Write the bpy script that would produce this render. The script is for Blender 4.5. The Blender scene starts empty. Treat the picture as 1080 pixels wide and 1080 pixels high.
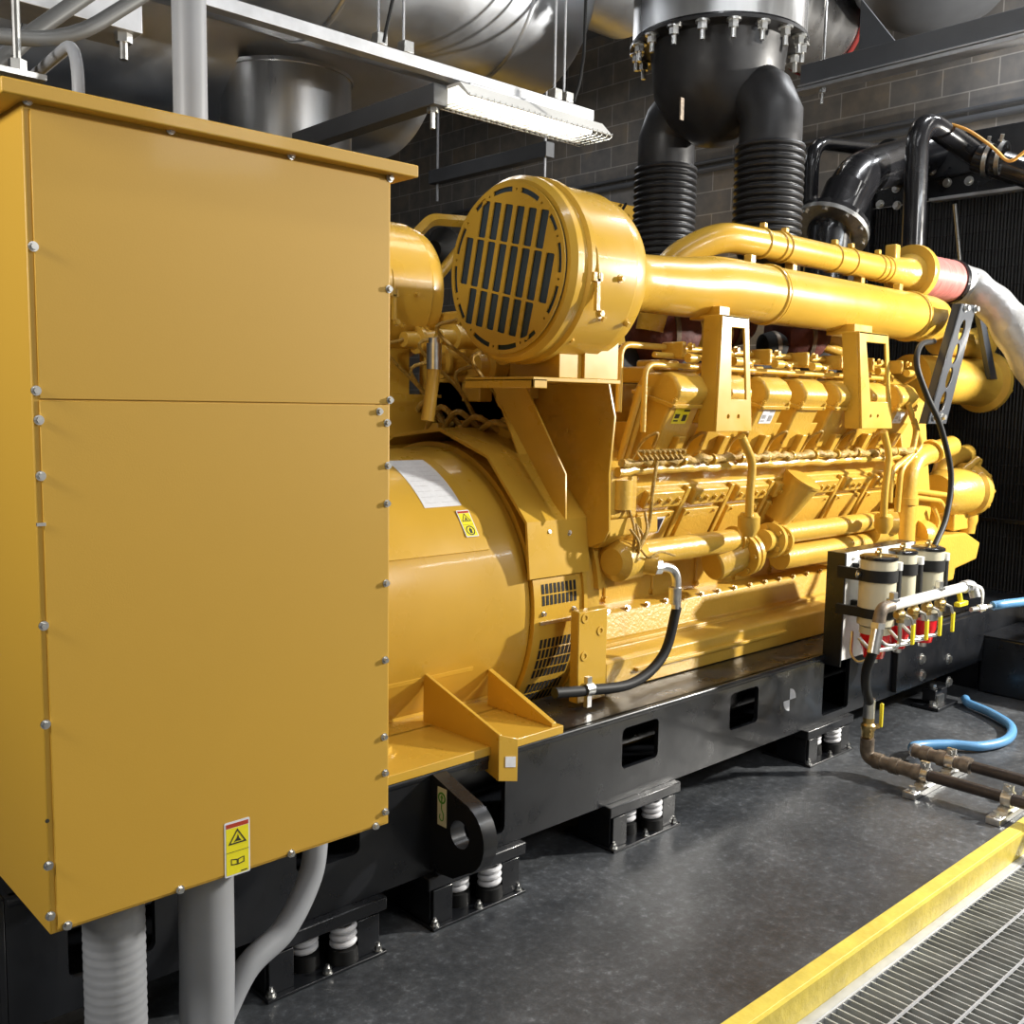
import bpy, bmesh, math, random
from mathutils import Vector as V, Matrix
random.seed(7)
SC = bpy.context.scene
COL = SC.collection
PI = math.pi
# ------------------------------------------------------------------ camera (survey of the photo)
F = 1057.0; H = 1.7
def _u(v): return v.normalized()
_dX = _u(V((1150., -95., F))); _dY = _u(V((-982., -131., F)))
_z = _u(_dX.cross(_dY)); _z = -_z if _z.y > 0 else _z
_m = _u(_dX + _dY); _p = _u(_z.cross(_m)); _s = 1 if _p.dot(_dX) > 0 else -1
_X = _u(_m + _s*_p); _Y = _u(_m - _s*_p)
R3 = Matrix((( _X.x, _Y.x, _z.x), (_X.y, _Y.y, _z.y), (_X.z, _Y.z, _z.z)))
CAM = V((0, 0, H))
def ray(u, v): return R3.transposed() @ _u(V((u-540., v-540., F)))
def PX(u, v, x): d = ray(u, v); return CAM + d*(x/d.x)
def PY(u, v, y): d = ray(u, v); return CAM + d*(y/d.y)
def PZ(u, v, z): d = ray(u, v); return CAM + d*((z-H)/d.z)
cam = bpy.data.cameras.new('camera'); co = bpy.data.objects.new('camera', cam); COL.objects.link(co)
cam.lens = F/1080*36; cam.sensor_width = 36; cam.clip_start = .05; cam.clip_end = 100
m = Matrix((R3[0], -R3[1], -R3[2])).transposed().to_4x4(); m.translation = CAM
co.matrix_world = m; SC.camera = co

# ------------------------------------------------------------------ materials
def nodes(name):
    m = bpy.data.materials.new(name); m.use_nodes = True
    nt = m.node_tree; b = nt.nodes['Principled BSDF']; return m, nt, b
def ramp(nt, src, stops):
    r = nt.nodes.new('ShaderNodeValToRGB'); e = r.color_ramp.elements
    while len(e) < len(stops): e.new(.5)
    for k, (p, c) in enumerate(stops): e[k].position = p; e[k].color = (*c, 1) if len(c) == 3 else c
    nt.links.new(src, r.inputs[0]); return r.outputs[0]
def noise(nt, scale, detail=4, stretch=None, rough=.55):
    tc = nt.nodes.new('ShaderNodeTexCoord'); n = nt.nodes.new('ShaderNodeTexNoise')
    n.inputs['Scale'].default_value = scale; n.inputs['Detail'].default_value = detail; n.inputs['Roughness'].default_value = rough
    src = tc.outputs['Object']
    if stretch:
        mp = nt.nodes.new('ShaderNodeMapping'); mp.inputs['Scale'].default_value = stretch
        nt.links.new(src, mp.inputs[0]); src = mp.outputs[0]
    nt.links.new(src, n.inputs['Vector']); return n.outputs['Fac']
def bump(nt, b, src, s, d=.01):
    k = nt.nodes.new('ShaderNodeBump'); k.inputs['Strength'].default_value = s; k.inputs['Distance'].default_value = d
    nt.links.new(src, k.inputs['Height']); nt.links.new(k.outputs[0], b.inputs['Normal'])
def mat(name, col, rough=.5, metal=0., coat=0., var=.0, vs=6., bmp=0., bs=40., stretch=None, spec=.5, emit=None, es=1., trans=0., rvar=0.):
    m, nt, b = nodes(name)
    b.inputs['Base Color'].default_value = (*col, 1); b.inputs['Roughness'].default_value = rough
    b.inputs['Metallic'].default_value = metal; b.inputs['Coat Weight'].default_value = coat; b.inputs['Coat Roughness'].default_value = .08
    b.inputs['Specular IOR Level'].default_value = spec; b.inputs['Transmission Weight'].default_value = trans
    if emit: b.inputs['Emission Color'].default_value = (*emit, 1); b.inputs['Emission Strength'].default_value = es
    if var:
        n = noise(nt, vs, 5, stretch)
        c = ramp(nt, n, [(.3, tuple(x*(1-var) for x in col)), (.7, tuple(min(1, x*(1+var)) for x in col))])
        nt.links.new(c, b.inputs['Base Color'])
    if rvar:
        n = noise(nt, vs*1.7, 5, stretch)
        c = ramp(nt, n, [(.3, (max(0, rough-rvar),)*3), (.7, (min(1, rough+rvar),)*3)]); nt.links.new(c, b.inputs['Roughness'])
    if bmp: bump(nt, b, noise(nt, bs, 3, stretch), bmp)
    return m
M = {}
M['yellow'] = mat('yellow_enamel', (.61, .365, .044), .3, coat=.35, var=.05, vs=3, rvar=.06, bmp=.03, bs=9)
M['cast'] = mat('yellow_cast_enamel', (.63, .385, .055), .33, coat=.3, var=.05, vs=8, bmp=.22, bs=60)
M['cabinet'] = mat('yellow_cabinet_powder_coat', (.56, .325, .036), .5, coat=.04, var=.025, vs=1.2, bmp=.03, bs=300)
M['harness'] = mat('yellow_overpainted_wiring', (.42, .26, .05), .55, var=.25, vs=30, bmp=.8, bs=45)
M['black'] = mat('black_enamel', (.012, .012, .014), .22, coat=.5, var=.2, rvar=.08, vs=5)
M['frame'] = mat('black_frame_paint', (.009, .010, .0125), .33, coat=.18, var=.3, vs=5, rvar=.1, bmp=.05, bs=20)
M['satin'] = mat('black_satin_pipe_wrap', (.022, .022, .024), .42, var=.3, vs=7, rvar=.08)
M['rubber'] = mat('black_rubber', (.011, .011, .011), .55, spec=.35)
M['zinc'] = mat('zinc_plated_steel', (.72, .72, .70), .3, 1., var=.15, vs=30)
M['galv'] = mat('galvanised_steel', (.50, .51, .53), .48, .6, var=.12, vs=12)
M['conduit'] = mat('grey_plastic_conduit', (.30, .31, .33), .45, var=.05, vs=8)
M['steel'] = mat('brushed_stainless_steel', (.74, .77, .82), .40, 1., var=.10, vs=2.2, rvar=.07, bmp=.05, bs=3)
M['steelv'] = mat('rolled_stainless_cladding', (.68, .68, .68), .32, 1., var=.14, vs=5, rvar=.08, stretch=(1, 1, .12), bmp=.1, bs=4)
M['tubegrey'] = mat('weathered_galvanised_conduit', (.15, .152, .15), .45, .3, var=.15)
M['brace'] = mat('blue_grey_painted_steel', (.045, .05, .06), .35, coat=.3)
M['beam'] = mat('grey_painted_steel_beam', (.10, .105, .115), .5, var=.1, vs=4)
M['white'] = mat('white_paint', (.80, .80, .78), .4)
M['spring'] = mat('white_coil_spring_enamel', (.78, .78, .80), .3, coat=.3)
M['cream'] = mat('cream_filter_canister', (.62, .58, .43), .3, coat=.3, var=.04)
M['red'] = mat('red_translucent_bowl', (.80, .012, .018), .10, coat=.5, trans=.15)
M['redsil'] = mat('red_silicone_hose', (.48, .17, .15), .45, var=.3, vs=14, stretch=(6, 1, 1))
M['blue'] = mat('blue_hose', (.10, .28, .52), .4, var=.08)
M['brass'] = mat('brass', (.62, .45, .18), .35, 1., var=.15, vs=25)
M['handle'] = mat('yellow_vinyl_grip', (.85, .68, .02), .4)
M['iron'] = mat('black_iron_pipe', (.055, .042, .035), .42, .4, var=.4, vs=10)
M['fitting'] = mat('weathered_iron_fitting', (.20, .16, .12), .5, .5, var=.4, vs=22, bmp=.2)
M['foil'] = mat('silver_insulation_wrap', (.42, .42, .42), .42, .35, var=.15, vs=6, bmp=1., bs=9)
M['orange'] = mat('orange_wire', (.85, .42, .08), .5)
M['filter'] = mat('blue_grey_filter_paper', (.035, .06, .085), .6, bmp=.6, bs=70, stretch=(1, 6, 1))
M['dark'] = mat('dark_interior', (.008, .008, .008), .8)
M['fin'] = None
M['decal_white'] = mat('decal_white', (.74, .76, .80), .4, var=.05, vs=60)
M['decal_yellow'] = mat('decal_yellow', (.85, .75, .02), .4)
M['decal_red'] = mat('decal_red', (.45, .05, .02), .4)
M['decal_ink'] = mat('decal_ink', (.03, .03, .02), .5)
M['decal_green'] = mat('decal_green', (.06, .28, .04), .5)
M['decal_cream'] = mat('decal_cream', (.62, .64, .5), .5)
M['plate'] = mat('black_name_plate', (.015, .02, .04), .3)
M['tube'] = mat('fluorescent_tube_glow', (.9, .9, .85), .5, emit=(1, .95, .82), es=9)
M['kerb'] = mat('yellow_kerb_paint', (.74, .58, .09), .5, var=.16, vs=7, bmp=.35, bs=30)
M['grate'] = mat('grating_steel', (.42, .43, .42), .42, .55, var=.3, vs=9)
M['maroon'] = mat('dark_red_turbo_blanket', (.10, .022, .016), .7, var=.4, vs=9, bmp=.6, bs=20)
def mat_fins():
    m, nt, b = nodes('radiator_core_fins'); b.inputs['Base Color'].default_value = (.015, .015, .016, 1); b.inputs['Roughness'].default_value = .6
    tc = nt.nodes.new('ShaderNodeTexCoord'); w = nt.nodes.new('ShaderNodeTexWave'); w.bands_direction = 'Y'; w.inputs['Scale'].default_value = 14
    nt.links.new(tc.outputs['Object'], w.inputs['Vector'])
    nt.links.new(ramp(nt, w.outputs['Fac'], [(.3, (.006,)*3), (.8, (.035,)*3)]), b.inputs['Base Color']); bump(nt, b, w.outputs['Fac'], .8, .02); return m
M['fin'] = mat_fins()
def mat_floor():
    m, nt, b = nodes('dark_sealed_concrete')
    n1 = noise(nt, 2.2, 9, rough=.65); n2 = noise(nt, 28, 8, rough=.75)
    c1 = ramp(nt, n1, [(.3, (.036, .039, .044)), (.5, (.062, .067, .074)), (.7, (.115, .122, .132))])
    c2 = ramp(nt, n2, [(.42, (.6,)*3), (.56, (1., 1., 1.)), (.68, (2.4, 2.4, 2.4))])
    mx = nt.nodes.new('ShaderNodeMix'); mx.data_type = 'RGBA'; mx.blend_type = 'MULTIPLY'; mx.inputs[0].default_value = .8
    nt.links.new(c1, mx.inputs[6]); nt.links.new(c2, mx.inputs[7]); nt.links.new(mx.outputs[2], b.inputs['Base Color'])
    nt.links.new(ramp(nt, n1, [(.3, (.30,)*3), (.7, (.48,)*3)]), b.inputs['Roughness']); bump(nt, b, n2, .25, .004); return m
M['floor'] = mat_floor()
def mat_block():
    m, nt, b = nodes('grey_concrete_block_wall'); b.inputs['Roughness'].default_value = .8
    tc = nt.nodes.new('ShaderNodeTexCoord'); sp = nt.nodes.new('ShaderNodeSeparateXYZ'); cb = nt.nodes.new('ShaderNodeCombineXYZ')
    nt.links.new(tc.outputs['Object'], sp.inputs[0]); nt.links.new(sp.outputs['Y'], cb.inputs[0]); nt.links.new(sp.outputs['Z'], cb.inputs[1])
    mp = nt.nodes.new('ShaderNodeMapping'); mp.inputs['Location'].default_value = (-4.266+.466*10, -4.333+.224*24, 0)
    nt.links.new(cb.outputs[0], mp.inputs[0])
    br = nt.nodes.new('ShaderNodeTexBrick'); br.inputs['Scale'].default_value = 1; br.inputs['Brick Width'].default_value = .466; br.inputs['Row Height'].default_value = .224
    br.inputs['Mortar Size'].default_value = .006; br.inputs['Mortar Smooth'].default_value = .2; br.inputs['Bias'].default_value = 0
    br.inputs['Color1'].default_value = (.20, .20, .20, 1); br.inputs['Color2'].default_value = (.24, .215, .18, 1); br.inputs['Mortar'].default_value = (.42, .41, .39, 1)
    nt.links.new(mp.outputs[0], br.inputs['Vector'])
    n = noise(nt, 5, 7); c = ramp(nt, n, [(.3, (.7, .7, .72)), (.6, (1.05, 1, .95)), (.75, (1.3, 1.12, .9))])
    mx = nt.nodes.new('ShaderNodeMix'); mx.data_type = 'RGBA'; mx.blend_type = 'MULTIPLY'; mx.inputs[0].default_value = 1
    nt.links.new(br.outputs['Color'], mx.inputs[6]); nt.links.new(c, mx.inputs[7]); nt.links.new(mx.outputs[2], b.inputs['Base Color'])
    bump(nt, b, br.outputs['Fac'], -.4, .01); return m
M['block'] = mat_block()
M['ceil'] = mat('dark_ceiling_deck', (.06, .06, .062), .8, var=.2)
M['near'] = mat('white_painted_wall', (.55, .56, .57), .7, var=.05)
M['pale'] = mat('pale_painted_wall', (.22, .22, .22), .8, var=.1)

# ------------------------------------------------------------------ mesh helpers
def B(): return bmesh.new()
def frame_of(d):
    d = V(d).normalized(); a = V((0, 0, 1)) if abs(d.z) < .92 else V((1, 0, 0))
    x = a.cross(d).normalized(); y = d.cross(x); return x, y, d
def box(bm, lo, hi, rot=None, piv=None):
    lo = V(lo); hi = V(hi)
    vs = [bm.verts.new((x, y, z)) for x in (lo.x, hi.x) for y in (lo.y, hi.y) for z in (lo.z, hi.z)]
    for f in ((0,1,3,2),(4,6,7,5),(0,4,5,1),(2,3,7,6),(0,2,6,4),(1,5,7,3)): bm.faces.new([vs[i] for i in f])
    if rot: bmesh.ops.rotate(bm, verts=vs, cent=V(piv) if piv else (lo+hi)/2, matrix=rot)
    return vs
def cyl(bm, p0, p1, r0, r1=None, n=24, cap=True):
    r1 = r0 if r1 is None else r1; p0 = V(p0); p1 = V(p1); x, y, d = frame_of(p1-p0)
    A = [[bm.verts.new(p+x*(r*math.cos(2*PI*k/n))+y*(r*math.sin(2*PI*k/n))) for k in range(n)] for p, r in ((p0, r0), (p1, r1))]
    for k in range(n): bm.faces.new((A[0][k], A[0][(k+1) % n], A[1][(k+1) % n], A[1][k]))
    if cap: bm.faces.new(A[0][::-1]); bm.faces.new(A[1])
    return A
def lathe(bm, prof, p0, d, n=48, cap=True):
    p0 = V(p0); x, y, d = frame_of(d); rings = []
    for t, r in prof: rings.append([bm.verts.new(p0+d*t+x*(r*math.cos(2*PI*k/n))+y*(r*math.sin(2*PI*k/n))) for k in range(n)])
    for a, b_ in zip(rings, rings[1:]):
        for k in range(n): bm.faces.new((a[k], a[(k+1) % n], b_[(k+1) % n], b_[k]))
    if cap: bm.faces.new(rings[0][::-1]); bm.faces.new(rings[-1])
def smooth_path(pts, sub=6):
    pts = [V(p) for p in pts]
    if len(pts) < 3: return pts
    P = [2*pts[0]-pts[1]]+pts+[2*pts[-1]-pts[-2]]; out = []
    for i in range(1, len(P)-2):
        for k in range(sub):
            t = k/sub; a, b_, c, d = P[i-1], P[i], P[i+1], P[i+2]
            out.append(.5*((2*b_)+(c-a)*t+(2*a-5*b_+4*c-d)*t*t+(3*b_-a-3*c+d)*t**3))
    out.append(pts[-1]); return out
def bend(pts, r=.08, k=6):
    """polyline with filleted corners"""
    pts = [V(p) for p in pts]; out = [pts[0]]
    for a, b_, c in zip(pts, pts[1:], pts[2:]):
        d0 = (a-b_); d1 = (c-b_); q = min(r, d0.length*.48, d1.length*.48); s = b_+d0.normalized()*q; e = b_+d1.normalized()*q
        for j in range(k+1):
            t = j/k; out.append(s*(1-t)**2+b_*(2*t*(1-t))+e*t*t)
    out.append(pts[-1]); return out
def tube(bm, pts, r, n=12, rf=None, cap=True):
    pts = [V(p) for p in pts]; rings = []; px = None
    for i, p in enumerate(pts):
        d = (pts[min(i+1, len(pts)-1)]-pts[max(i-1, 0)]).normalized()
        if px is None: px, _, _ = frame_of(d)
        px = (px-d*px.dot(d)).normalized(); py = d.cross(px); rr = rf(i/(len(pts)-1)) if rf else r
        rings.append([bm.verts.new(p+px*(rr*math.cos(2*PI*k/n))+py*(rr*math.sin(2*PI*k/n))) for k in range(n)])
    for a, b_ in zip(rings, rings[1:]):
        for k in range(n): bm.faces.new((a[k], a[(k+1) % n], b_[(k+1) % n], b_[k]))
    if cap: bm.faces.new(rings[0][::-1]); bm.faces.new(rings[-1])
def prism(bm, pts, ext):
    """planar polygon (3-D points) extruded by vector"""
    ext = V(ext); a = [bm.verts.new(V(p)) for p in pts]; b_ = [bm.verts.new(V(p)+ext) for p in pts]; n = len(a)
    bm.faces.new(a[::-1]); bm.faces.new(b_)
    for k in range(n): bm.faces.new((a[k], a[(k+1) % n], b_[(k+1) % n], b_[k]))
def holed(bm, outer, holes, ext):
    """planar polygon with holes, extruded"""
    ext = V(ext); new = []; es = []; loops = []
    for lp in [outer]+holes:
        vs = [bm.verts.new(V(p)) for p in lp]; loops.append(vs); new += vs
        for k in range(len(vs)): es.append(bm.edges.new((vs[k], vs[(k+1) % len(vs)])))
    g = bmesh.ops.triangle_fill(bm, use_beauty=True, use_dissolve=False, edges=es)
    fs = [f for f in g['geom'] if isinstance(f, bmesh.types.BMFace)]
    mp = {v: bm.verts.new(v.co+ext) for v in new}
    for f in fs: bm.faces.new([mp[v] for v in f.verts][::-1])
    for vs in loops:
        for k in range(len(vs)):
            a, b_ = vs[k], vs[(k+1) % len(vs)]; bm.faces.new((a, b_, mp[b_], mp[a]))
def rrect(c, ax, ay, w, h, r=.0, k=4):
    c = V(c); ax = V(ax); ay = V(ay); out = []
    for sx, sy, a0 in ((1, 1, 0), (-1, 1, PI/2), (-1, -1, PI), (1, -1, 3*PI/2)):
        for j in range(k+1 if r else 1):
            a = a0+PI/2*j/k; out.append(c+ax*(sx*(w/2-r)+(r*math.cos(a) if r else 0))+ay*(sy*(h/2-r)+(r*math.sin(a) if r else 0)))
    return out
def circ(c, ax, ay, r, n=20): return [V(c)+V(ax)*(r*math.cos(2*PI*k/n))+V(ay)*(r*math.sin(2*PI*k/n)) for k in range(n)]
def bolt(bm, p, d, r=.01, h=.008, stud=0.):
    p = V(p); d = V(d).normalized(); cyl(bm, p-d*.001, p+d*(h*.25), r*1.45, n=16); cyl(bm, p+d*(h*.25), p+d*h*1.2, r, n=6)
    if stud: cyl(bm, p+d*h, p+d*(h+stud), r*.5, n=10)
def flange(bm, c, d, r, t, nb=8, rb=.012, ri=None):
    c = V(c); d = V(d).normalized(); cyl(bm, c-d*t/2, c+d*t/2, r, n=32); x, y, _ = frame_of(d)
    for k in range(nb):
        a = 2*PI*k/nb; q = c+(x*math.cos(a)+y*math.sin(a))*(r-rb*1.6)
        for s in (-1, 1): cyl(bm, q+d*(s*t/2), q+d*(s*(t/2+rb*.9)), rb, n=6)
def thing(name, label, cat, loc=(0, 0, 0), group=None):
    o = bpy.data.objects.new(name, None); COL.objects.link(o); o.location = loc; o.empty_display_size = .1
    o['label'] = label; o['category'] = cat; o['_o'] = tuple(loc)
    if group: o['group'] = group
    return o
def obj(name, bm, mt, parent=None, bev=0., org=None, label=None, cat=None, group=None, kind=None, sharp=35, seg=2):
    if parent is not None: o0 = V(parent['_o'])
    else:
        if org is None:
            lo = [min(v.co[i] for v in bm.verts) for i in range(3)]; hi = [max(v.co[i] for v in bm.verts) for i in range(3)]
            org = ((lo[0]+hi[0])/2, (lo[1]+hi[1])/2, lo[2]) if kind != 'structure' else (0, 0, 0)
        o0 = V(org)
    bmesh.ops.recalc_face_normals(bm, faces=bm.faces)
    for v in bm.verts: v.co -= o0
    for f in bm.faces: f.smooth = True
    for e in bm.edges:
        if len(e.link_faces) == 2 and e.calc_face_angle(0) > math.radians(sharp): e.smooth = False
    me = bpy.data.meshes.new(name); bm.to_mesh(me); bm.free()
    me.materials.append(M[mt] if isinstance(mt, str) else mt)
    o = bpy.data.objects.new(name, me); COL.objects.link(o); o['_o'] = tuple(o0)
    if parent is not None: o.parent = parent
    else: o.location = o0
    if bev:
        md = o.modifiers.new('bevel', 'BEVEL'); md.width = bev; md.segments = seg; md.limit_method = 'ANGLE'; md.angle_limit = math.radians(40); md.harden_normals = False
    if label: o['label'] = label
    if cat: o['category'] = cat
    if group: o['group'] = group
    if kind: o['kind'] = kind
    return o
def copy_tree(o, parent=None):
    c = o.copy(); COL.objects.link(c)
    if parent: c.parent = parent
    for ch in list(o.children): copy_tree(ch, c)
    return c
X_, Y_, Z_ = V((1, 0, 0)), V((0, 1, 0)), V((0, 0, 1))
# ------------------------------------------------------------------ the room
def st(name, lo, hi, mt, **k):
    b = B(); box(b, lo, hi); return obj(name, b, mt, kind='structure', **k)
st('floor', (-4, 1.452, -.3), (8.6, 12.5, 0), 'floor')
st('trim_1', (-4, 1.44, -.3), (8.6, 1.452, .002), 'kerb')
b = B(); box(b, (-4, 1.452, 0), (8.6, 1.504, .005)); obj('trim_2', b, 'kerb', kind='structure', bev=.002)
st('trim_3', (-4, 1.408, -.3), (8.6, 1.439, -.088), 'galv')
st('wall_end', (8.6, -3.5, -.5), (8.8, 12.5, 5.8), 'block')
st('wall_far', (-4, 12.5, -.5), (8.8, 12.7, 5.8), 'block')
st('wall_left', (-4.2, -3.5, -.5), (-4, 12.7, 5.8), 'pale')
st('wall_near', (-4.2, -3.7, -.5), (8.8, -3.5, 5.8), 'near')
st('ceiling', (-4.2, -3.7, 5.8), (8.8, 12.7, 5.95), 'ceil')
b = B(); box(b, (-4, -3.5, -.5), (8.6, 1.44, -.45)); obj('floor_pit', b, 'floor', kind='structure')
# grating over the trench
g = thing('floor_grating', 'galvanised bar grating walkway beside the yellow kerb', 'grating', (3, 1.0, -.12))
b = B(); x = .2
while x < 5.6: box(b, (x, -.6, -.125), (x+.006, 1.408, -.093)); x += .0352
obj('bearing_bars', b, 'grate', g, kind='stuff')
b = B(); yy = 1.26
while yy > -.6: cyl(b, (.2, yy, -.094), (5.6, yy, -.094), .0055, n=6); yy -= .128
obj('cross_rods', b, 'galv', g, kind='stuff')
b = B(); box(b, (.2, 1.402, -.125), (5.6, 1.408, -.09)); box(b, (.2, 1.19, -.45), (5.6, 1.21, -.125)); obj('edge_frame', b, 'galv', g)

# ------------------------------------------------------------------ base frame (skid)
RY0, RY1, RT, RB = 2.45, 4.35, .52, .178
fr = thing('base_frame', 'long black steel base frame under the yellow generator set', 'base frame', (3, 3.4, RB))
def webpts(u0, v0, u1, v1): a = PY(u0, v0, RY0); c = PY(u1, v1, RY0); return a, c
holes = [(.80, .26, 1.02, .42), (1.44, .33, 1.66, .46), (2.03, .225, 2.258, .47), (2.868, .30, 3.088, .462), (3.575, .30, 3.79, .466), (4.345, .215, 4.60, .515)]
b = B()
holed(b, [V((.66, RY0, RB)), V((6.15, RY0, RB)), V((6.15, RY0, RT)), V((.66, RY0, RT))],
      [rrect((( x0+x1)/2, RY0, (z0+z1)/2), X_, Z_, x1-x0, z1-z0, .022) for x0, z0, x1, z1 in holes[:5]]+[rrect((4.47, RY0, .355), X_, Z_, .25, .29, .02)], (0, .02, 0))
box(b, (.66, RY0+.02, RB), (6.15, RY0+.36, RB+.02))
obj('near_rail', b, 'frame', fr)
b = B(); box(b, (.66, RY0-.003, RT-.03), (6.15, RY0+.36, RT)); obj('top_flange', b, 'frame', fr, bev=.012, seg=4)
b = B(); box(b, (.64, RY0, RB), (.66, RY1, RT)); obj('end_plate', b, 'frame', fr, bev=.004)
b = B(); box(b, (.66, RY1-.02, RB), (6.15, RY1, RT)); box(b, (.66, RY1-.36, RT-.02), (6.15, RY1-.02, RT)); obj('far_rail', b, 'frame', fr, bev=.008)
for x in (1.25, 2.62, 4.0, 5.5):
    b = B(); box(b, (x, RY0+.36, RB+.04), (x+.16, RY1-.36, RT-.06)); obj('cross_member', b, 'frame', fr, bev=.006)
b = B(); box(b, (.66, RY0+.40, RB+.01), (6.1, RY0+.415, RT-.05)); obj('inner_web', b, 'frame', fr)
# white centre-of-gravity mark
mk = B(); c = PY(833, 738, RY0-.0015)
for a0 in (0, PI):
    pts = [c]+[c+X_*(.052*math.cos(a0+PI/2*j/8))+Z_*(.052*math.sin(a0+PI/2*j/8)) for j in range(9)]
    prism(mk, pts, (0, .0012, 0))
obj('balance_point_mark', mk, 'decal_white', fr, label='white two-quadrant round mark')
# lifting lug
lx = 1.93
lg = B(); out = [V((lx, 2.449, .50)), V((lx, 2.449, .19)), V((lx, 2.33, .205))]
for j in range(13):
    a = -PI/2-.35-j*(PI*.86)/12; out.append(V((lx, 2.30+.115*math.cos(a), .355+.115*math.sin(a))))
out += [V((lx, 2.44, .515))]
b = B()
holed(b, out, [circ((lx, 2.30, .36), Y_, Z_, .045, 24)], (.055, 0, 0)); lug = obj('lifting_lug', b, 'frame', fr)
b = B(); box(b, (lx-.0015, 2.365, .36), (lx-.0003, 2.41, .485)); d = obj('decal', b, 'decal_cream', lug, label='pale lifting-point sticker')
b = B(); holed(b, circ((lx-.0025, 2.388, .452), Y_, Z_, .019, 20), [circ((lx-.0025, 2.388, .452), Y_, Z_, .013, 20)], (.001, 0, 0))
prism(b, [V((lx-.0025, 2.388+q, .44+w)) for q, w in ((-.003, 0), (.003, 0), (.003, .012), (.008, .012), (0, .023), (-.008, .012), (-.003, .012))], (.001, 0, 0))
tube(b, smooth_path([(lx-.002, 2.388, .435), (lx-.002, 2.388, .415), (lx-.002, 2.379, .400), (lx-.002, 2.381, .382), (lx-.002, 2.39, .378), (lx-.002, 2.398, .386), (lx-.002, 2.396, .398)], 4), .0018, 6)
obj('decal_symbol', b, 'decal_green', lug)
# rail clutter: plate bolts by the notch
for u, v in ((972, 695), (972, 712), (1000, 695), (1000, 719)): b = B(); bolt(b, PY(u, v, RY0-.03), (0, -1, 0), .022, .014); obj('splice_bolt', b, 'zinc', fr)
b = B(); box(b, (5.05, RY0-.03, .20), (6.15, RY0, .50)); obj('splice_plate', b, 'frame', fr, bev=.004)

# ------------------------------------------------------------------ spring isolators
def isolator():
    r = thing('spring_isolator', 'x', 'isolator', (0, 2.42, 0), 'spring isolators under the base frame')
    b = B(); box(b, (-.205, 2.405, 0), (.205, 2.67, .010)); obj('base_plate', b, 'frame', r, bev=.002)
    b = B(); box(b, (-.215, 2.418, .135), (.215, 2.56, .177)); obj('top_channel', b, 'frame', r, bev=.004)
    for s in (-1, 1):
        b = B(); box(b, (s*.15-.04, 2.425, .010), (s*.15+.04, 2.437, .128)); box(b, (s*.19-.006, 2.437, .01), (s*.19+.006, 2.6, .128)); obj('post', b, 'frame', r, bev=.002)
    for x, y in ((-.03, 2.50), (.078, 2.455)):
        b = B(); lathe(b, [(0, .047), (.042, .044), (.046, .035)], (x, y, .010), Z_, 24); sp = obj('rubber_cup', b, 'rubber', r)
        b = B(); pts = [V((x+.033*math.cos(t), y+.033*math.sin(t), .054+.0225*t/(2*PI))) for t in [k*PI/8 for k in range(0, 48)]]
        tube(b, pts, .0098, 10); obj('coil_spring', b, 'spring', sp)
    for x, y in ((-.185, 2.425), (.0, 2.42), (.185, 2.425)):
        b = B(); bolt(b, (x, y, .010), Z_, .011, .014, .012); obj('anchor_bolt', b, 'zinc', r)
    return r
iso = isolator(); spots = [(1.525, 'black spring isolator at the left, half hidden behind the curved grey conduit'), (2.118, 'black spring isolator below the round-eyed lifting lug'),
    (2.99, 'black spring isolator below the left square opening of the frame'), (4.39, 'small black spring isolator farthest away, near the brass valve hose')]
for i, (x, l) in enumerate(spots):
    o = iso if i == 0 else copy_tree(iso); o.location.x = x; o['label'] = l; o['group'] = 'spring isolators under the base frame'

# ------------------------------------------------------------------ yellow cabinet in front of the alternator
CY = 1.90
cb = thing('terminal_cabinet', 'tall plain yellow sheet-metal cabinet with bolted panels, at left foreground', 'cabinet', (1.0, 2.3, .68))
b = B(); box(b, (.590, CY+.003, .685), (1.372, 2.66, 2.21)); obj('body', b, 'cabinet', cb, bev=.003)
b = B(); box(b, (.602, CY-.001, 1.694), (1.366, CY+.004, 2.195)); obj('upper_panel', b, 'cabinet', cb, bev=.0012)
b = B(); box(b, (.602, CY-.001, .692), (1.366, CY+.004, 1.691)); obj('lower_panel', b, 'cabinet', cb, bev=.0012)
b = B(); box(b, (.548, 1.868, 2.205), (1.424, 2.70, 2.232)); obj('lid', b, 'cabinet', cb, bev=.003)
scr = [(35,260),(38,412),(41,443),(43,502),(46,660),(48,764),(51,913),(53,966),(71,976),(29,106),(180,137),(307,164),(411,188),(410,305),(411,422),(400,434),(408,446),(409,491),(408,531),(407,615),(406,696),(405,777),(406,815),(406,856),(396,871),(190,938),(307,900)]
for u, v in scr:
    p = PY(u, v, CY-.001); p.y = CY-.001; b = B(); bolt(b, p, (0, -1, 0), .0062, .0075); obj('bolt', b, 'zinc', cb)
b = B(); cyl(b, PY(50, 866, CY-.0018), PY(50, 866, CY-.0018)+V((0, .001, 0)), .004, n=12); obj('empty_bolt_hole', b, 'decal_ink', cb)
b = B(); p = PY(43, 553, CY-.001); box(b, p+V((-.008, -.004, -.003)), p+V((.008, 0, .003))); obj('clip', b, 'zinc', cb)
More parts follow.
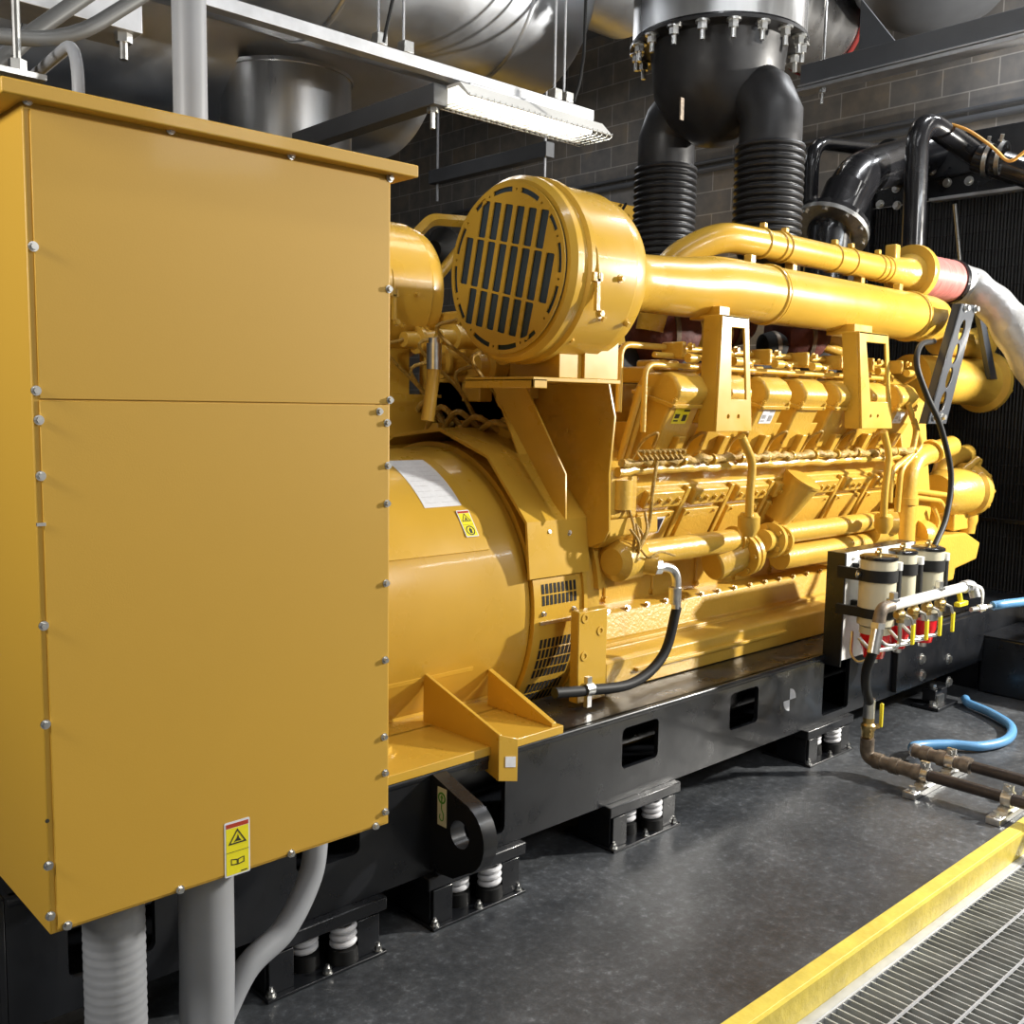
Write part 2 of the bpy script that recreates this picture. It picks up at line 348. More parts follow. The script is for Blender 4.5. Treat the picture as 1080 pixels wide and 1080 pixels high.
def warn(parent, c, ax, az, n, w, h, book=True):
    """yellow warning decal: border, header, triangle, book / hand sign"""
    c = V(c); ax = V(ax); az = V(az); n = V(n)
    def Q(x, z, k): return c+ax*x+az*z+n*(.0006*k)
    b = B(); prism(b, rrect(Q(0, 0, 1), ax, az, w, h, w*.06), n*.0005); d = obj('warning_decal', b, 'decal_white', parent, label='small yellow warning sticker')
    b = B(); prism(b, rrect(Q(0, -h*.045, 2), ax, az, w*.88, h*.85), n*.0005); obj('field', b, 'decal_yellow', d)
    b = B(); prism(b, rrect(Q(0, h*.425, 2), ax, az, w*.88, h*.075), n*.0005); obj('header', b, 'decal_red', d)
    b = B(); s = w*.36; zc = h*.19
    T = lambda k, q: [Q(0, zc+s*.95*q, k), Q(-s*q, zc-s*.62*q, k), Q(s*q, zc-s*.62*q, k)]
    holed(b, T(3, 1), [T(3, .76)], n*.0005)
    prism(b, [Q(x*s, zc+z*s, 3) for x, z in ((-.1, -.35), (.45, -.4), (.2, -.1), (.05, .35), (-.05, .0), (-.4, -.42))], n*.0005)
    prism(b, rrect(Q(0, -h*.055, 3), ax, az, w*.88, h*.008), n*.0005)
    if book:
        for s_ in (-1, 1):
            holed(b, [Q(s_*w*.01, -h*.31, 3), Q(s_*w*.26, -h*.29, 3), Q(s_*w*.26, -h*.18, 3), Q(s_*w*.01, -h*.20, 3)],
                  [[Q(s_*w*.035, -h*.29, 3), Q(s_*w*.235, -h*.273, 3), Q(s_*w*.235, -h*.197, 3), Q(s_*w*.035, -h*.217, 3)]], n*.0005)
        prism(b, rrect(Q(w*.25, -h*.44, 3), ax, az, w*.25, h*.02), n*.0005)
    else:
        holed(b, circ(Q(0, -h*.27, 3), ax, az, w*.33), [circ(Q(0, -h*.27, 3), ax, az, w*.26)], n*.0005)
        prism(b, [Q(x*w, -h*.27+z*w, 3) for x, z in ((-.08, -.2), (.09, -.2), (.12, .05), (.02, .2), (-.1, .05))], n*.0005)
    obj('symbols', b, 'decal_ink', d)
    return d
a = PY(236.5, 869, CY-.002); c = PY(264, 918, CY-.002)
warn(cb, ((a.x+c.x)/2, CY-.001, (a.z+c.z)/2), X_, Z_, -Y_, c.x-a.x, a.z-c.z)

# conduits below and above the cabinet
def tubeobj(name, pts, r, mt, label, cat, n=16, sub=8, group=None, sharp=35):
    b = B(); tube(b, smooth_path(pts, sub) if len(pts) > 2 else pts, r, n); return obj(name, b, mt, label=label, cat=cat, group=group, sharp=sharp, org=V(pts[0]))
def PC(u, v, y): return PY(u, v, y)
b = B(); x0 = PY(122, 1040, 2.15).x
pts = [V((x0, 2.15, .69-.0067*k)) for k in range(104)]
rr = lambda t: .066 + .0010*math.sin(t*104*.0067/.022*2*PI)
tube(b, pts, .066, 28, rf=rr); obj('flexible_conduit', b, 'conduit', label='thick ribbed grey conduit dropping straight to the floor, leftmost below the yellow cabinet', cat='conduit', sharp=60)
x1 = PY(219, 1040, 2.15).x
b = B(); tube(b, [(x1, 2.15, .69), (x1, 2.15, .35), (x1-.008, 2.15, 0)], .064, 28); obj('rigid_conduit', b, 'conduit', label='thick smooth grey conduit dropping straight to the floor below the warning sticker', cat='conduit')
b = B(); tube(b, smooth_path([PY(334, 880, 2.33), PY(327, 925, 2.32), PY(300, 980, 2.3), PY(258, 1024, 2.28), V((1.06, 2.25, .052)), V((.95, 2.16, .036)), V((.80, 2.30, .036))], 8), .034, 18)
obj('curved_conduit', b, 'conduit', label='grey conduit curving down to the left in front of the black frame', cat='conduit')
xx = PY(200, 60, 2.25).x
b = B(); cyl(b, (xx, 2.25, 2.232), (xx, 2.25, 5.8), .038, n=24); obj('riser_conduit', b, 'conduit', label='pale grey vertical conduit rising from the cabinet lid to the ceiling', cat='conduit')
b = B(); tube(b, bend([V((PY(82, 99, 2.35).x, 2.35, 2.232)), PY(82, 40, 2.35), PY(30, 85, 2.9), PY(-40, 130, 3.4)], .12, 8), .0135, 14); obj('bent_conduit', b, 'conduit', label='thin galvanised conduit bending over just above the cabinet lid', cat='conduit')

# ------------------------------------------------------------------ alternator
AY, AZ = 3.385, .885
al = thing('alternator', 'large round yellow alternator housing between cabinet and engine', 'alternator', (2.2, AY, RT))
b = B(); lathe(b, [(1.30, .3), (1.30, .60), (1.34, .615), (2.56, .615), (2.60, .628), (2.655, .628), (2.655, .5)], (0, AY, AZ), X_, 96); obj('barrel', b, 'yellow', al)
b = B(); prism(b, [V((1.5, AY+.618*math.cos(a), AZ+.618*math.sin(a))) for a in (math.radians(196), math.radians(197.5))]+[V((1.5, AY+.60*math.cos(a), AZ+.60*math.sin(a))) for a in (math.radians(197.5), math.radians(196))], (.9, 0, 0)); obj('lower_seam', b, 'yellow', al)
# raised wrapper sheet on the upper barrel
def arc_sheet(x0, x1, a0, a1, r0, r1, n=24, yc=AY, zc=AZ):
    b = B(); A = [math.radians(a0+(a1-a0)*k/n) for k in range(n+1)]
    out = [V((x0, yc+r1*math.cos(a), zc+r1*math.sin(a))) for a in A]+[V((x0, yc+r0*math.cos(a), zc+r0*math.sin(a))) for a in A[::-1]]
    ring = [[bmv for bmv in (b.verts.new(p), b.verts.new(p+V((x1-x0, 0, 0))))] for p in out]; L = len(ring)
    for k in range(L): a_, c_ = ring[k], ring[(k+1) % L]; b.faces.new((a_[0], c_[0], c_[1], a_[1]))
    for k in range(n):
        b.faces.new((ring[k][0], ring[k+1][0], ring[L-2-k][0], ring[L-1-k][0])); b.faces.new((ring[k][1], ring[k+1][1], ring[L-2-k][1], ring[L-1-k][1]))
    return b
obj('wrapper_sheet', arc_sheet(1.5, 2.50, 60, 155, .60, .622), 'yellow', al, bev=.002)
# vented ring at the drive end
VX0, VX1, VR = 2.662, 2.93, .648
ring = arc_sheet(VX0, VX1, 0, 360, .58, VR, 72); obj('vent_ring', ring, 'yellow', al)
b = B(); lathe(b, [(0, .5), (0, VR+.012), (.02, VR+.012), (.02, .5)], (VX1, AY, AZ), X_, 72); obj('end_flange', b, 'yellow', al)
def vent(a0, a1, nx, nz, x0, x1):
    k = B(); s = B(); R_ = VR+.0015
    for i in range(nx):
        for j in range(nz):
            xa = x0+(x1-x0)*(i+.18)/nx; xb = x0+(x1-x0)*(i+.82)/nx; aa = math.radians(a0+(a1-a0)*(j+.07)/nz); ab = math.radians(a0+(a1-a0)*(j+.93)/nz)
            P_ = lambda x, a, r: V((x, AY+r*math.cos(a), AZ+r*math.sin(a)))
            am = (aa+ab)/2
            vs = [k.verts.new(P_(x, a, R_)) for x, a in ((xa, aa), (xb, aa), (xb, am), (xa, am))]; k.faces.new(vs)
            vs = [k.verts.new(P_(x, a, R_)) for x, a in ((xa, am), (xb, am), (xb, ab), (xa, ab))]; k.faces.new(vs)
    return k
def ang(u, v, x): p = PX(u, v, x); return math.degrees(math.atan2(p.z-AZ, p.y-AY)) % 360
xm = 2.8
for a0, a1, nz in ((169.5, 177.5, 2), (189, 205, 4), (207, 222, 3)):
    b = vent(a0, a1, 9, nz, 2.70, 2.90); obj('vent_slots', b, 'dark', al, label='dark louvre slots')
b = B(); a = math.radians(183.5); box(b, (2.69, AY+math.cos(a)*(VR+.01), AZ+math.sin(a)*VR-.003), (2.97, AY+math.cos(a)*(VR), AZ+math.sin(a)*VR+.009)); obj('ring_clamp', b, 'zinc', al)
for x in (2.71, 2.88):
    b = B(); bolt(b, (x, AY-VR, AZ+.0), (-0, -1, 0), .008, .01); obj('bolt', b, 'zinc', al)
# faceted cover over the ring
fac = []
RC = VR+.035
AA = [167, 143, 116, 90, 64, 37, 13]
def ppt(r, a, x): a = math.radians(a); return V((x, AY+r*math.cos(a), AZ+r*math.sin(a)))
out = [ppt(RC, a, VX0-.01) for a in AA]+[ppt(VR+.002, a, VX0-.01) for a in AA[::-1]]
out = [ppt(.665, 167.5, VX0-.03)]+[ppt(.725, a, VX0-.03) for a in (150, 123)]+[ppt(.715, 97, VX0-.03), ppt(.715, 70, VX0-.03), ppt(.725, 44, VX0-.03), ppt(.665, 12.5, VX0-.03)]
inn = [ppt(.655, 12.5, VX0-.03), ppt(.712, 44, VX0-.03), ppt(.70, 70, VX0-.03), ppt(.70, 97, VX0-.03), ppt(.712, 123, VX0-.03), ppt(.712, 150, VX0-.03), ppt(.652, 167.5, VX0-.03)]
b = B(); ol = [(b.verts.new(p), b.verts.new(p+V((.335, 0, 0)))) for p in out]; il = [(b.verts.new(p), b.verts.new(p+V((.335, 0, 0)))) for p in inn[::-1]]
n = len(ol)
for k in range(n-1):
    b.faces.new((ol[k][0], ol[k+1][0], ol[k+1][1], ol[k][1])); b.faces.new((il[k][0], il[k+1][0], il[k+1][1], il[k][1]))
    for s in (0, 1): b.faces.new((ol[k][s], ol[k+1][s], il[k+1][s], il[k][s]))
for k in (0, n-1): b.faces.new((ol[k][0], ol[k][1], il[k][1], il[k][0]))
obj('faceted_cover', b, 'yellow', al)
for u, v in ((563, 570), (588, 568), (527, 488), (482, 490)):
    a = math.radians(158 if u > 550 else 135); rr_ = .705
    q = PX(u, v, 2.75 if u < 575 else 2.86); nrm = V((0, q.y-AY, q.z-AZ)).normalized(); b = B(); bolt(b, V((q.x, AY, AZ))+nrm*(.70 if u > 550 else .712), nrm, .009, .01); obj('bolt', b, 'zinc' if u > 550 else 'yellow', al)
# decals on the barrel
def cyl_hit(u, v, r):
    d = ray(u, v); A_ = d.y**2+d.z**2; oy, oz = -AY, H-AZ; Bq = 2*(d.y*oy+d.z*oz); C_ = oy*oy+oz*oz-r*r; q = Bq*Bq-4*A_*C_
    t = (-Bq-math.sqrt(max(q, 0)))/(2*A_); p = CAM+d*t; return p.x, math.degrees(math.atan2(p.z-AZ, p.y-AY)) % 360
def sheet(name, mt, cs, r, parent, label=None, inset=None):
    (xa, aa), (xb, ab) = cs; b = B(); nn = 10; rows = []
    for k in range(nn+1):
        a = math.radians(aa+(ab-aa)*k/nn); rows.append([b.verts.new((x, AY+r*math.cos(a), AZ+r*math.sin(a))) for x in (xa, xb)])
    for p, q in zip(rows, rows[1:]): b.faces.new((p[0], p[1], q[1], q[0]))
    return obj(name, b, mt, parent, label=label)
c0 = cyl_hit(448, 536, .623); c1 = cyl_hit(485, 530, .623); cT = cyl_hit(430, 500, .623); cR = cyl_hit(460, 497, .623)
s1 = sheet('rating_plate', 'decal_white', ((c0[0], c0[1]), (c1[0], cT[1]-10)), .6235, al, 'pale rectangular rating sheet')
b = B()
for k in range(9):
    for (xa, xb) in ((.06, .45), (.52, .92)):
        aa = c0[1]+(cT[1]-10-c0[1])*(k+.7)/10; xs = c0[0]+(c1[0]-c0[0])*xa; xe = c0[0]+(c1[0]-c0[0])*(xb-.1*random.random())
        P_ = lambda x, a: (x, AY+.6242*math.cos(math.radians(a)), AZ+.6242*math.sin(math.radians(a)))
        b.faces.new([b.verts.new(P_(*t)) for t in ((xs, aa), (xe, aa), (xe, aa-.12), (xs, aa-.12))])
obj('rating_lines', b, 'galv', s1)
c2 = cyl_hit(493, 552, .624); nrm = V((0, math.cos(math.radians(c2[1])), math.sin(math.radians(c2[1])))); tz = nrm.cross(X_); tz = tz if tz.z > 0 else -tz
warn(al, V((c2[0], AY, AZ))+nrm*.6235, X_, tz, nrm, .062, .115, False)
# small data strips near crest
for u0, v0, u1 in ((455, 482, 470), (432, 492, 470)): pass
# mounting foot with gussets
ft = B()
prism(ft, [V((1.35, 2.75, RT)), V((1.35, 2.44, RT)), V((1.35, 2.44, RT+.03)), V((1.35, 2.75, RT+.03))], (1.18, 0, 0))
prism(ft, [V((1.35, 2.86, RT+.02)), V((1.35, 2.875, RT+.15)), V((1.35, 2.89, RT+.15)), V((1.35, 2.89, RT))], (1.28, 0, 0))
foot = obj('mounting_foot', ft, 'yellow', al, bev=.002)
b = B(); prism(b, [V((1.35, 2.74, RT+.002)), V((1.35, 2.74, RT+.03)), V((1.35, 2.90, RT+.03)), V((1.35, 2.90, RT+.002))], (1.27, 0, 0)); obj('foot_plate', b, 'yellow', al, bev=.002)
def gus(x, t=.022, y0=2.45, zt=.17):
    b = B(); prism(b, [V((x, y0, RT+.03)), V((x, 2.80, RT+.03)), V((x, 2.80, RT+zt)), V((x, y0, RT+.045))], (t, 0, 0)); obj('gusset', b, 'yellow', al, bev=.002)
gus(1.62); gus(2.48)
# jacking bracket: folded plate standing forward of the foot
b = B(); A0, A1 = V((2.06, 2.80, 0)), V((1.98, 2.32, 0))
for (p, q, zt0, zt1, zb0, zb1) in ((V((2.17, 2.80, 0)), V((2.18, 2.40, 0)), .73, .60, .552, .44),):
    prism(b, [V((p.x, p.y, zb0)), V((p.x, p.y, zt0)), V((q.x, q.y, zt1)), V((q.x, q.y, zb1))], (.014, 0, 0))
prism(b, [V((2.18, 2.40, .44)), V((2.18, 2.40, .60)), V((2.255, 2.386, .575)), V((2.255, 2.386, .425))], (0, .014, 0))
jb = obj('jacking_bracket', b, 'yellow', al, bev=.002)
b = B(); prism(b, [V((2.205, 2.3945, .485)), V((2.245, 2.3865, .478)), V((2.245, 2.3865, .515)), V((2.205, 2.3945, .522))], (0, -.0012, 0)); obj('small_sticker', b, 'decal_white', jb, label='tiny white sticker')
b = B(); bolt(b, (1.86, 2.62, RT+.03), Z_, .034, .02); obj('foot_bolt', b, 'cast', al)
# ------------------------------------------------------------------ engine
EY, EZ = 3.4, .88
en = thing('diesel_engine', 'huge yellow vee diesel engine with a row of boxy cylinder covers', 'engine', (4.5, EY, RT))
def ext(name, prof, x0, x1, mt='cast', bev=.006, mirror=False, **k):
    b = B(); prism(b, [V((x0, y, z)) for y, z in prof], (x1-x0, 0, 0)); return obj(name, b, mt, en, bev=bev, **k)
# oil pan / lower block
ext('oil_pan', [(2.68, .522), (2.68, .645), (2.70, .66), (2.80, .668), (2.80, .685), (2.83, .69), (2.86, .80), (2.90, .815), (3.9, .815), (3.98, .80), (4.1, .66), (4.1, .522)], 3.02, 5.45)
ext('pan_skirt', [(2.66, .585), (2.66, .60), (2.69, .60), (2.69, .585)], 3.2, 4.35, bev=.003)
ext('crankcase', [(2.95, .80), (2.95, 1.02), (2.90, 1.06), (2.86, 1.08), (2.72, 1.36), (2.80, 1.42), (2.9, 1.5), (3.9, 1.5), (4.08, 1.36), (3.94, 1.08), (3.85, .8)], 3.02, 5.75)
ext('vee_deck', [(2.95, 1.45), (3.05, 1.80), (3.75, 1.80), (3.85, 1.45)], 3.1, 5.75)
# pan rail bolts, dipping ribs on block
for k in range(8):
    x = 3.3+k*.33; b = B(); cyl(b, (x, 2.945, 1.02), (x, 2.948, .845), .008, n=8); bolt(b, (x, 2.95, .838), (0, -1, 0), .014, .014); obj('drain_line', b, 'cast', en)
for k in range(17):
    x = 3.22+k*.135; b = B(); bolt(b, (x, 2.862, .805), (0, -.9, .4), .009, .012); obj('pan_bolt', b, 'cast', en)
# hand-hole covers
n1 = V((0, -.28, -.14)).normalized()
d1 = V((0, -.14, .28)).normalized()  # up the face
def face_box(name, x0, x1, s0, s1, t, mt='cast', bev=.004, par=None, org=V((0, 2.86, 1.08)), nn=None, dd=None):
    nn = nn or n1; dd = dd or d1; b = B(); p = [org+dd*s0-nn*.01, org+dd*s1-nn*.01, org+dd*s1+nn*t, org+dd*s0+nn*t]; p = [V((x0, q.y, q.z)) for q in p]
    prism(b, p, (x1-x0, 0, 0)); return obj(name, b, mt, par or en, bev=bev)
for k in range(7):
    x0 = 3.29+.33*k
    h = face_box('hand_hole_cover', x0, x0+.255, .03, .185, .018)
    for i in range(3):
        b = B(); bolt(b, V((x0+.03+.09*i, 0, 0))+V((0, 2.86, 1.08))+d1*.10+n1*.016 if False else V((x0+.03+.095*i, 2.86, 1.08))+d1*(.17 if i != 1 else .04)+n1*.018, n1, .006, .008); obj('bolt', b, 'cast', h)
    face_box('side_rib', x0+.262, x0+.29, .0, .31, .025)
    face_box('port_flange', x0, x0+.25, .215, .295, .030, bev=.008)
    for i in range(4): b = B(); bolt(b, V((x0+.03+.063*i, 2.86, 1.08))+d1*.255+n1*.030, n1, .011, .012); obj('port_bolt', b, 'cast', en)
    face_box('ledge', x0-.02, x0+.28, -.03, -.005, .03)
pl = face_box('name_plate', 3.37, 3.49, .075, .16, .0195, 'decal_white', bev=0)
face_box('name_plate_field', 3.38, 3.48, .083, .152, .021, 'plate', bev=0, par=pl)
# oil filler spout on the side
sp0 = PY(818, 545, 2.78); sp1 = PY(846, 506, 2.66)
b = B(); cyl(b, sp0, sp1, .075, .095, 28); cyl(b, sp1, sp1+(sp1-sp0).normalized()*.012, .098, n=28); obj('filler_spout', b, 'cast', en)
# left end casting by the flywheel housing
b = B(); prism(b, [V((3.005, 2.64, z)) if False else PX(u, v, 3.02) for u, v in ((643, 494), (690, 494), (690, 560), (643, 560))], (.03, 0, 0)); bm_ = b; bm_.free()
b = B(); p0 = PY(644, 496, 2.66); p1 = PY(672, 546, 2.66); box(b, (p0.x, 2.66, p1.z), (p0.x+.17, 2.92, p0.z)); obj('corner_block', b, 'cast', en, bev=.012)
b = B(); cyl(b, (p0.x+.075, 2.665, (p0.z+p1.z)/2-.06), (p0.x+.075, 2.665, (p0.z+p1.z)/2+.06), .045, n=20); obj('corner_boss', b, 'cast', en)
# flywheel housing
b = B(); lathe(b, [(2.955, .5), (2.955, .655), (3.0, .665), (3.03, .665), (3.03, .60), (3.10, .56), (3.12, .4)], (0, EY, AZ), X_, 72); obj('flywheel_housing', b, 'cast', en)
b = B(); p0 = PY(610, 633, 2.66); p1 = PY(638, 727, 2.66); box(b, (PY(610, 680, 2.62).x, 2.62, .535), (PY(640, 680, 2.62).x, 2.665, .90)); f = obj('rear_mount', b, 'yellow', en, bev=.004)
for u, v in ((617, 652), (633, 665), (616, 692)):
    b = B(); q = PY(u, v, 2.62); holed(b, circ(q, X_, Z_, .019, 18), [circ(q, X_, Z_, .010, 18)], (0, -.004, 0)); obj('bolt_boss', b, 'cast', f)
b = B(); lathe(b, [(0, .66), (.0, .69), (.10, .69), (.10, .66)], (3.0, EY, AZ), X_, 72, cap=False); bmesh.ops.bisect_plane(b, geom=b.verts[:]+b.edges[:]+b.faces[:], plane_co=(0, 0, AZ+.07), plane_no=(0, 0, -1), clear_outer=True); bmesh.ops.solidify(b, geom=b.faces[:], thickness=.01); obj('housing_band', b, 'cast', en)
# cylinder units: 7 boxy covers on the near bank
poly = [(677.7, 393), (704, 392), (711, 397), (717, 409), (717, 416), (709, 428), (706, 431), (700, 446), (688, 476), (664, 492), (655, 470), (668, 410)]
XC = 3.36; base = [PX(u, v, XC) for u, v in poly]
for k in range(7):
    dx = .328*k
    b = B(); prism(b, [V((p.x+dx, p.y, p.z)) for p in base], (.205, 0, 0)); cv = obj('cylinder_cover', b, 'cast', en, bev=.014, seg=3)
    # flange line between cover and head
    q0 = PX(709, 428, XC); q1 = PX(668, 412, XC); b = B(); dn = V((0, .10, -.17)).normalized()
    prism(b, [V((XC-.012+dx, q0.y-.018, q0.z+.006)), V((XC-.012+dx, q0.y-.010, q0.z-.010)), V((XC-.012+dx, q1.y, q1.z-.010)), V((XC-.012+dx, q1.y, q1.z+.006))], (.229, 0, 0)); obj('flange', b, 'cast', cv, bev=.002)
    for sx in (.0, .205):
        b = B(); bolt(b, V((XC+dx+sx, q0.y-.004, q0.z+.004)), V((0, -.5, .85)), .012, .022, .01); obj('bolt', b, 'cast', cv)
    # head block below
    c0_ = PX(700, 446, XC)
    b = B(); prism(b, [V((XC+dx+.02, y, z)) for y, z in ((c0_.y+.00, c0_.z), (c0_.y+.085, c0_.z-.16), (c0_.y+.3, c0_.z-.16), (c0_.y+.3, c0_.z))], (.235, 0, 0)); obj('cylinder_head', b, 'cast', en, bev=.006)
    b = B(); prism(b, [V((XC+dx+.10, y, z)) for y, z in ((c0_.y-.012, c0_.z-.06), (c0_.y+.045, c0_.z-.17), (c0_.y+.2, c0_.z-.17), (c0_.y+.2, c0_.z-.04))], (.05, 0, 0)); obj('head_lug', b, 'cast', en, bev=.006)
    b = B(); tube(b, bend([V((XC+dx-.03, c0_.y+.03, c0_.z-.10)), V((XC+dx-.06, c0_.y-.03, c0_.z-.03)), V((XC+dx-.10, c0_.y+.03, c0_.z-.07)), V((XC+dx-.10, c0_.y+.09, c0_.z-.16))], .04), .007, 8); obj('sensor_wire', b, 'harness', en)
    # slanting push-rod tubes between units
    for j, xo in enumerate((-.045, -.085)):
        b = B(); cyl(b, V((XC+dx+xo, q0.y+.10, q0.z+.08)), V((XC+dx+xo, c0_.y+.17, c0_.z-.17)), .016, n=12); obj('stay_rod', b, 'cast', en)
    # top connections
    b = B(); box(b, (XC+dx+.03, 2.80, 1.80), (XC+dx+.16, 2.98, 1.87)); obj('manifold_foot', b, 'cast', en, bev=.01)
    if k in (0, 2, 6):
        nF = V((0, -.86, -.5)).normalized(); uF = V((0, -.5, .86)).normalized()
        a_ = PX(706, 431, XC); b_ = PX(700, 446, XC); uF = (a_-b_).normalized(); nF = V((0, uF.z, -uF.y)); nF = nF if nF.y < 0 else -nF
        mid = (a_+b_)/2; b = B(); prism(b, rrect(V((XC+dx+.095, mid.y, mid.z))+nF*.001, X_, uF, .10, .072), nF*.0012)
        dl = obj('cover_decal', b, 'decal_yellow' if k == 0 else 'decal_white', cv, label='small %s sticker' % ('yellow' if k == 0 else 'white'))
        b = B()
        for xx_, zz_, w_, h_ in ((.028, .026, .04, .008), (-.026, .0, .03, .02), (.026, -.008, .028, .03), (-.026, -.022, .03, .006)):
            prism(b, rrect(V((XC+dx+.095+xx_, mid.y, mid.z))+uF*zz_+nF*.0028, X_, uF, w_, h_), nF*.0006)
        obj('decal_print', b, 'decal_ink' if k == 0 else 'galv', dl)
    if k == 0:
        a_ = PX(712, 399, XC); b_ = PX(716, 408, XC)
# tubes running along the top of the bank
for (u0, v0, u1, v1, y, r, drop) in ((658, 363, 945, 386, 2.78, .014, 1), (690, 374, 935, 392, 2.74, .013, 0), (684, 384, 930, 399, 2.70, .012, 1)):
    p = PY(u0, v0, y); q = PY(u1, v1, y); q.z = p.z
    pts = [p, q]
    if drop: pts = [V((p.x-.035, y-.01, p.z-.28)), V((p.x-.02, y, p.z)), q]
    b = B(); tube(b, bend(pts, .06), r, 12); obj('rail_tube', b, 'cast', en)
pz = PY(700, 366, 2.78).z
for k in range(7):
    x = 3.47+k*.328; b = B(); box(b, (x-.013, 2.68, pz-.05), (x+.013, 2.80, pz+.022)); obj('tube_clip', b, 'cast', en, bev=.008)
    b = B(); cyl(b, (x-.03, 2.64, pz-.05), (x+.03, 2.64, pz-.05), .02, n=14); bolt(b, (x, 2.655, pz), (0, -1, 0), .012, .018); obj('union', b, 'cast', en)
    b = B(); tube(b, smooth_path([V((x+.05, 2.74, pz-.02)), V((x+.10, 2.66, pz-.05)), V((x+.17, 2.68, pz-.06)), V((x+.2, 2.76, pz-.1))], 5), .009, 8); obj('leak_tube', b, 'cast', en)
    b = B(); box(b, (x-.06, 2.76, pz-.10), (x+.07, 2.9, pz-.055)); obj('rocker_base', b, 'cast', en, bev=.01)
# wiring harness along the bank
hz = PY(760, 484, 2.62).z
b = B(); pts = [V((3.02+.03*k, 2.625+random.uniform(-.008, .008), hz+.002+random.uniform(-.008, .008))) for k in range(86)]
tube(b, smooth_path(pts, 2), .018, 10, rf=lambda t: .017+.006*math.sin(t*130)*math.sin(t*37)); obj('wiring_harness', b, 'harness', en)
b = B(); pts = [V((3.02+.05*k, 2.65+random.uniform(-.006, .006), hz-.035+random.uniform(-.005, .005))) for k in range(52)]
tube(b, smooth_path(pts, 2), .020, 10); obj('harness_tray', b, 'cast', en)
b = B()
for k in range(9):
    c_ = V((3.10+.033*k, 2.60, hz+.03)); pts = [c_+V((.02*math.cos(t)+.003*t, -.008*math.sin(2*t), .018*math.sin(t))) for t in [j*PI/5 for j in range(11)]]; tube(b, pts, .006, 6)
obj('coiled_wire', b, 'harness', en)
for k in range(12):
    x = 3.2+.21*k; b = B(); lathe(b, [(-.006, .024), (.006, .024)], (x, 2.625, hz), X_, 12); obj('cable_tie', b, 'cast', en)
b = B(); tube(b, smooth_path([PY(693, 486, 2.6), PY(688, 520, 2.6), PY(684, 555, 2.62), PY(672, 585, 2.62)], 6), .008, 8); obj('sensor_cable', b, 'harness', en)
for k in range(5):
    b = B(); q = PY(672, 585, 2.6); s = V((random.uniform(-.05, .05), random.uniform(-.01, .05), .10+.1*random.random())); tube(b, smooth_path([q+s, q+s*.5+V((random.uniform(-.02, .02), -.02, 0)), q+V((random.uniform(-.06, .05), .02, -.02))], 5), .006, 7); obj('loose_wire', b, 'harness', en)
b = B(); tube(b, smooth_path([PY(676, 580, 2.6), PY(684, 588, 2.56), PY(697, 582, 2.55), PY(712, 586, 2.55)], 5), .005, 7); obj('loose_wire', b, 'harness', en)
# two drain pipes down from the brackets
for us in (((782, 460), (794, 487), (791, 520), (790, 545)), ((932, 455), (938, 480), (933, 520), (932, 545))):
    b = B(); tube(b, bend([PY(u, v, 2.56) for u, v in us], .05), .019, 12); obj('bracket_pipe', b, 'cast', en)
    q = PY(us[-1][0], us[-1][1], 2.58); b = B(); lathe(b, [(-.09, .03), (-.05, .05), (.0, .05), (.02, .035)], q, Z_, 20); obj('pipe_base', b, 'cast', en)
for us in (((964, 445), (972, 470), (950, 495), (946, 540)), ((957, 425), (967, 452), (962, 478), (940, 497), (938, 530))):
    b = B(); tube(b, bend([PY(u, v, 2.62) for u, v in us], .05), .017, 12); obj('front_tube', b, 'cast', en)
# coolant tube runs along the side
ly = 2.72
def run(u0, v0, u1, v1, y, r, name='coolant_pipe'):
    p = PY(u0, v0, y); q = PY(u1, v1, y); q.z = p.z; b = B(); cyl(b, p, q, r, n=24); return obj(name, b, 'cast', en), p, q
_, p, q = run(655, 586, 790, 572, ly, .054)
zc = p.z
b = B(); cyl(b, V((q.x-.13, ly, zc)), V((q.x-.02, ly, zc)), .068, n=28); obj('pipe_sleeve', b, 'cast', en)
_, p2, q2 = run(815, 564, 930, 551, ly+.02, .052)
b = B(); cyl(b, (p2.x+.1, 2.76, zc-.13), (5.25, 2.76, zc-.13), .062, n=24); obj('lower_coolant_pipe', b, 'cast', en)
# oil cooler bonnet / elbow castings between pipes
c_ = PY(778, 582, 2.70)
b = B(); cyl(b, c_+V((-.12, .06, -.06)), c_+V((.14, 0, .01)), .078, .085, 26); obj('elbow_casting', b, 'cast', en, bev=.01)
b = B(); flange(b, c_+V((.03, .0, -.015)), V((1, 0, .1)), .105, .022, 6, .014); flange(b, c_+V((.065, .0, -.01)), V((1, 0, .1)), .105, .022, 6, .014); obj('pipe_flange', b, 'cast', en)
b = B(); cyl(b, c_+V((.10, -.06, .05)), c_+V((.34, -.02, .03)), .055, .048, 22); obj('thermostat_housing', b, 'cast', en)
b = B(); flange(b, c_+V((.19, -.05, .045)), V((1, .15, -.1)), .085, .03, 5, .014); flange(b, c_+V((.30, -.03, .03)), V((1, .15, -.1)), .075, .02, 5, .012); obj('pipe_flange', b, 'cast', en)
c_ = PY(660, 590, 2.68); b = B(); lathe(b, [(-.10, .055), (-.07, .085), (.06, .085), (.11, .05)], c_, V((1, .1, 0)), 28); obj('oil_outlet_elbow', b, 'cast', en)
b = B(); cyl(b, c_+V((.0, .0, 0)), c_+V((.09, -.09, -.02)), .045, n=20); obj('hose_boss', b, 'cast', en)
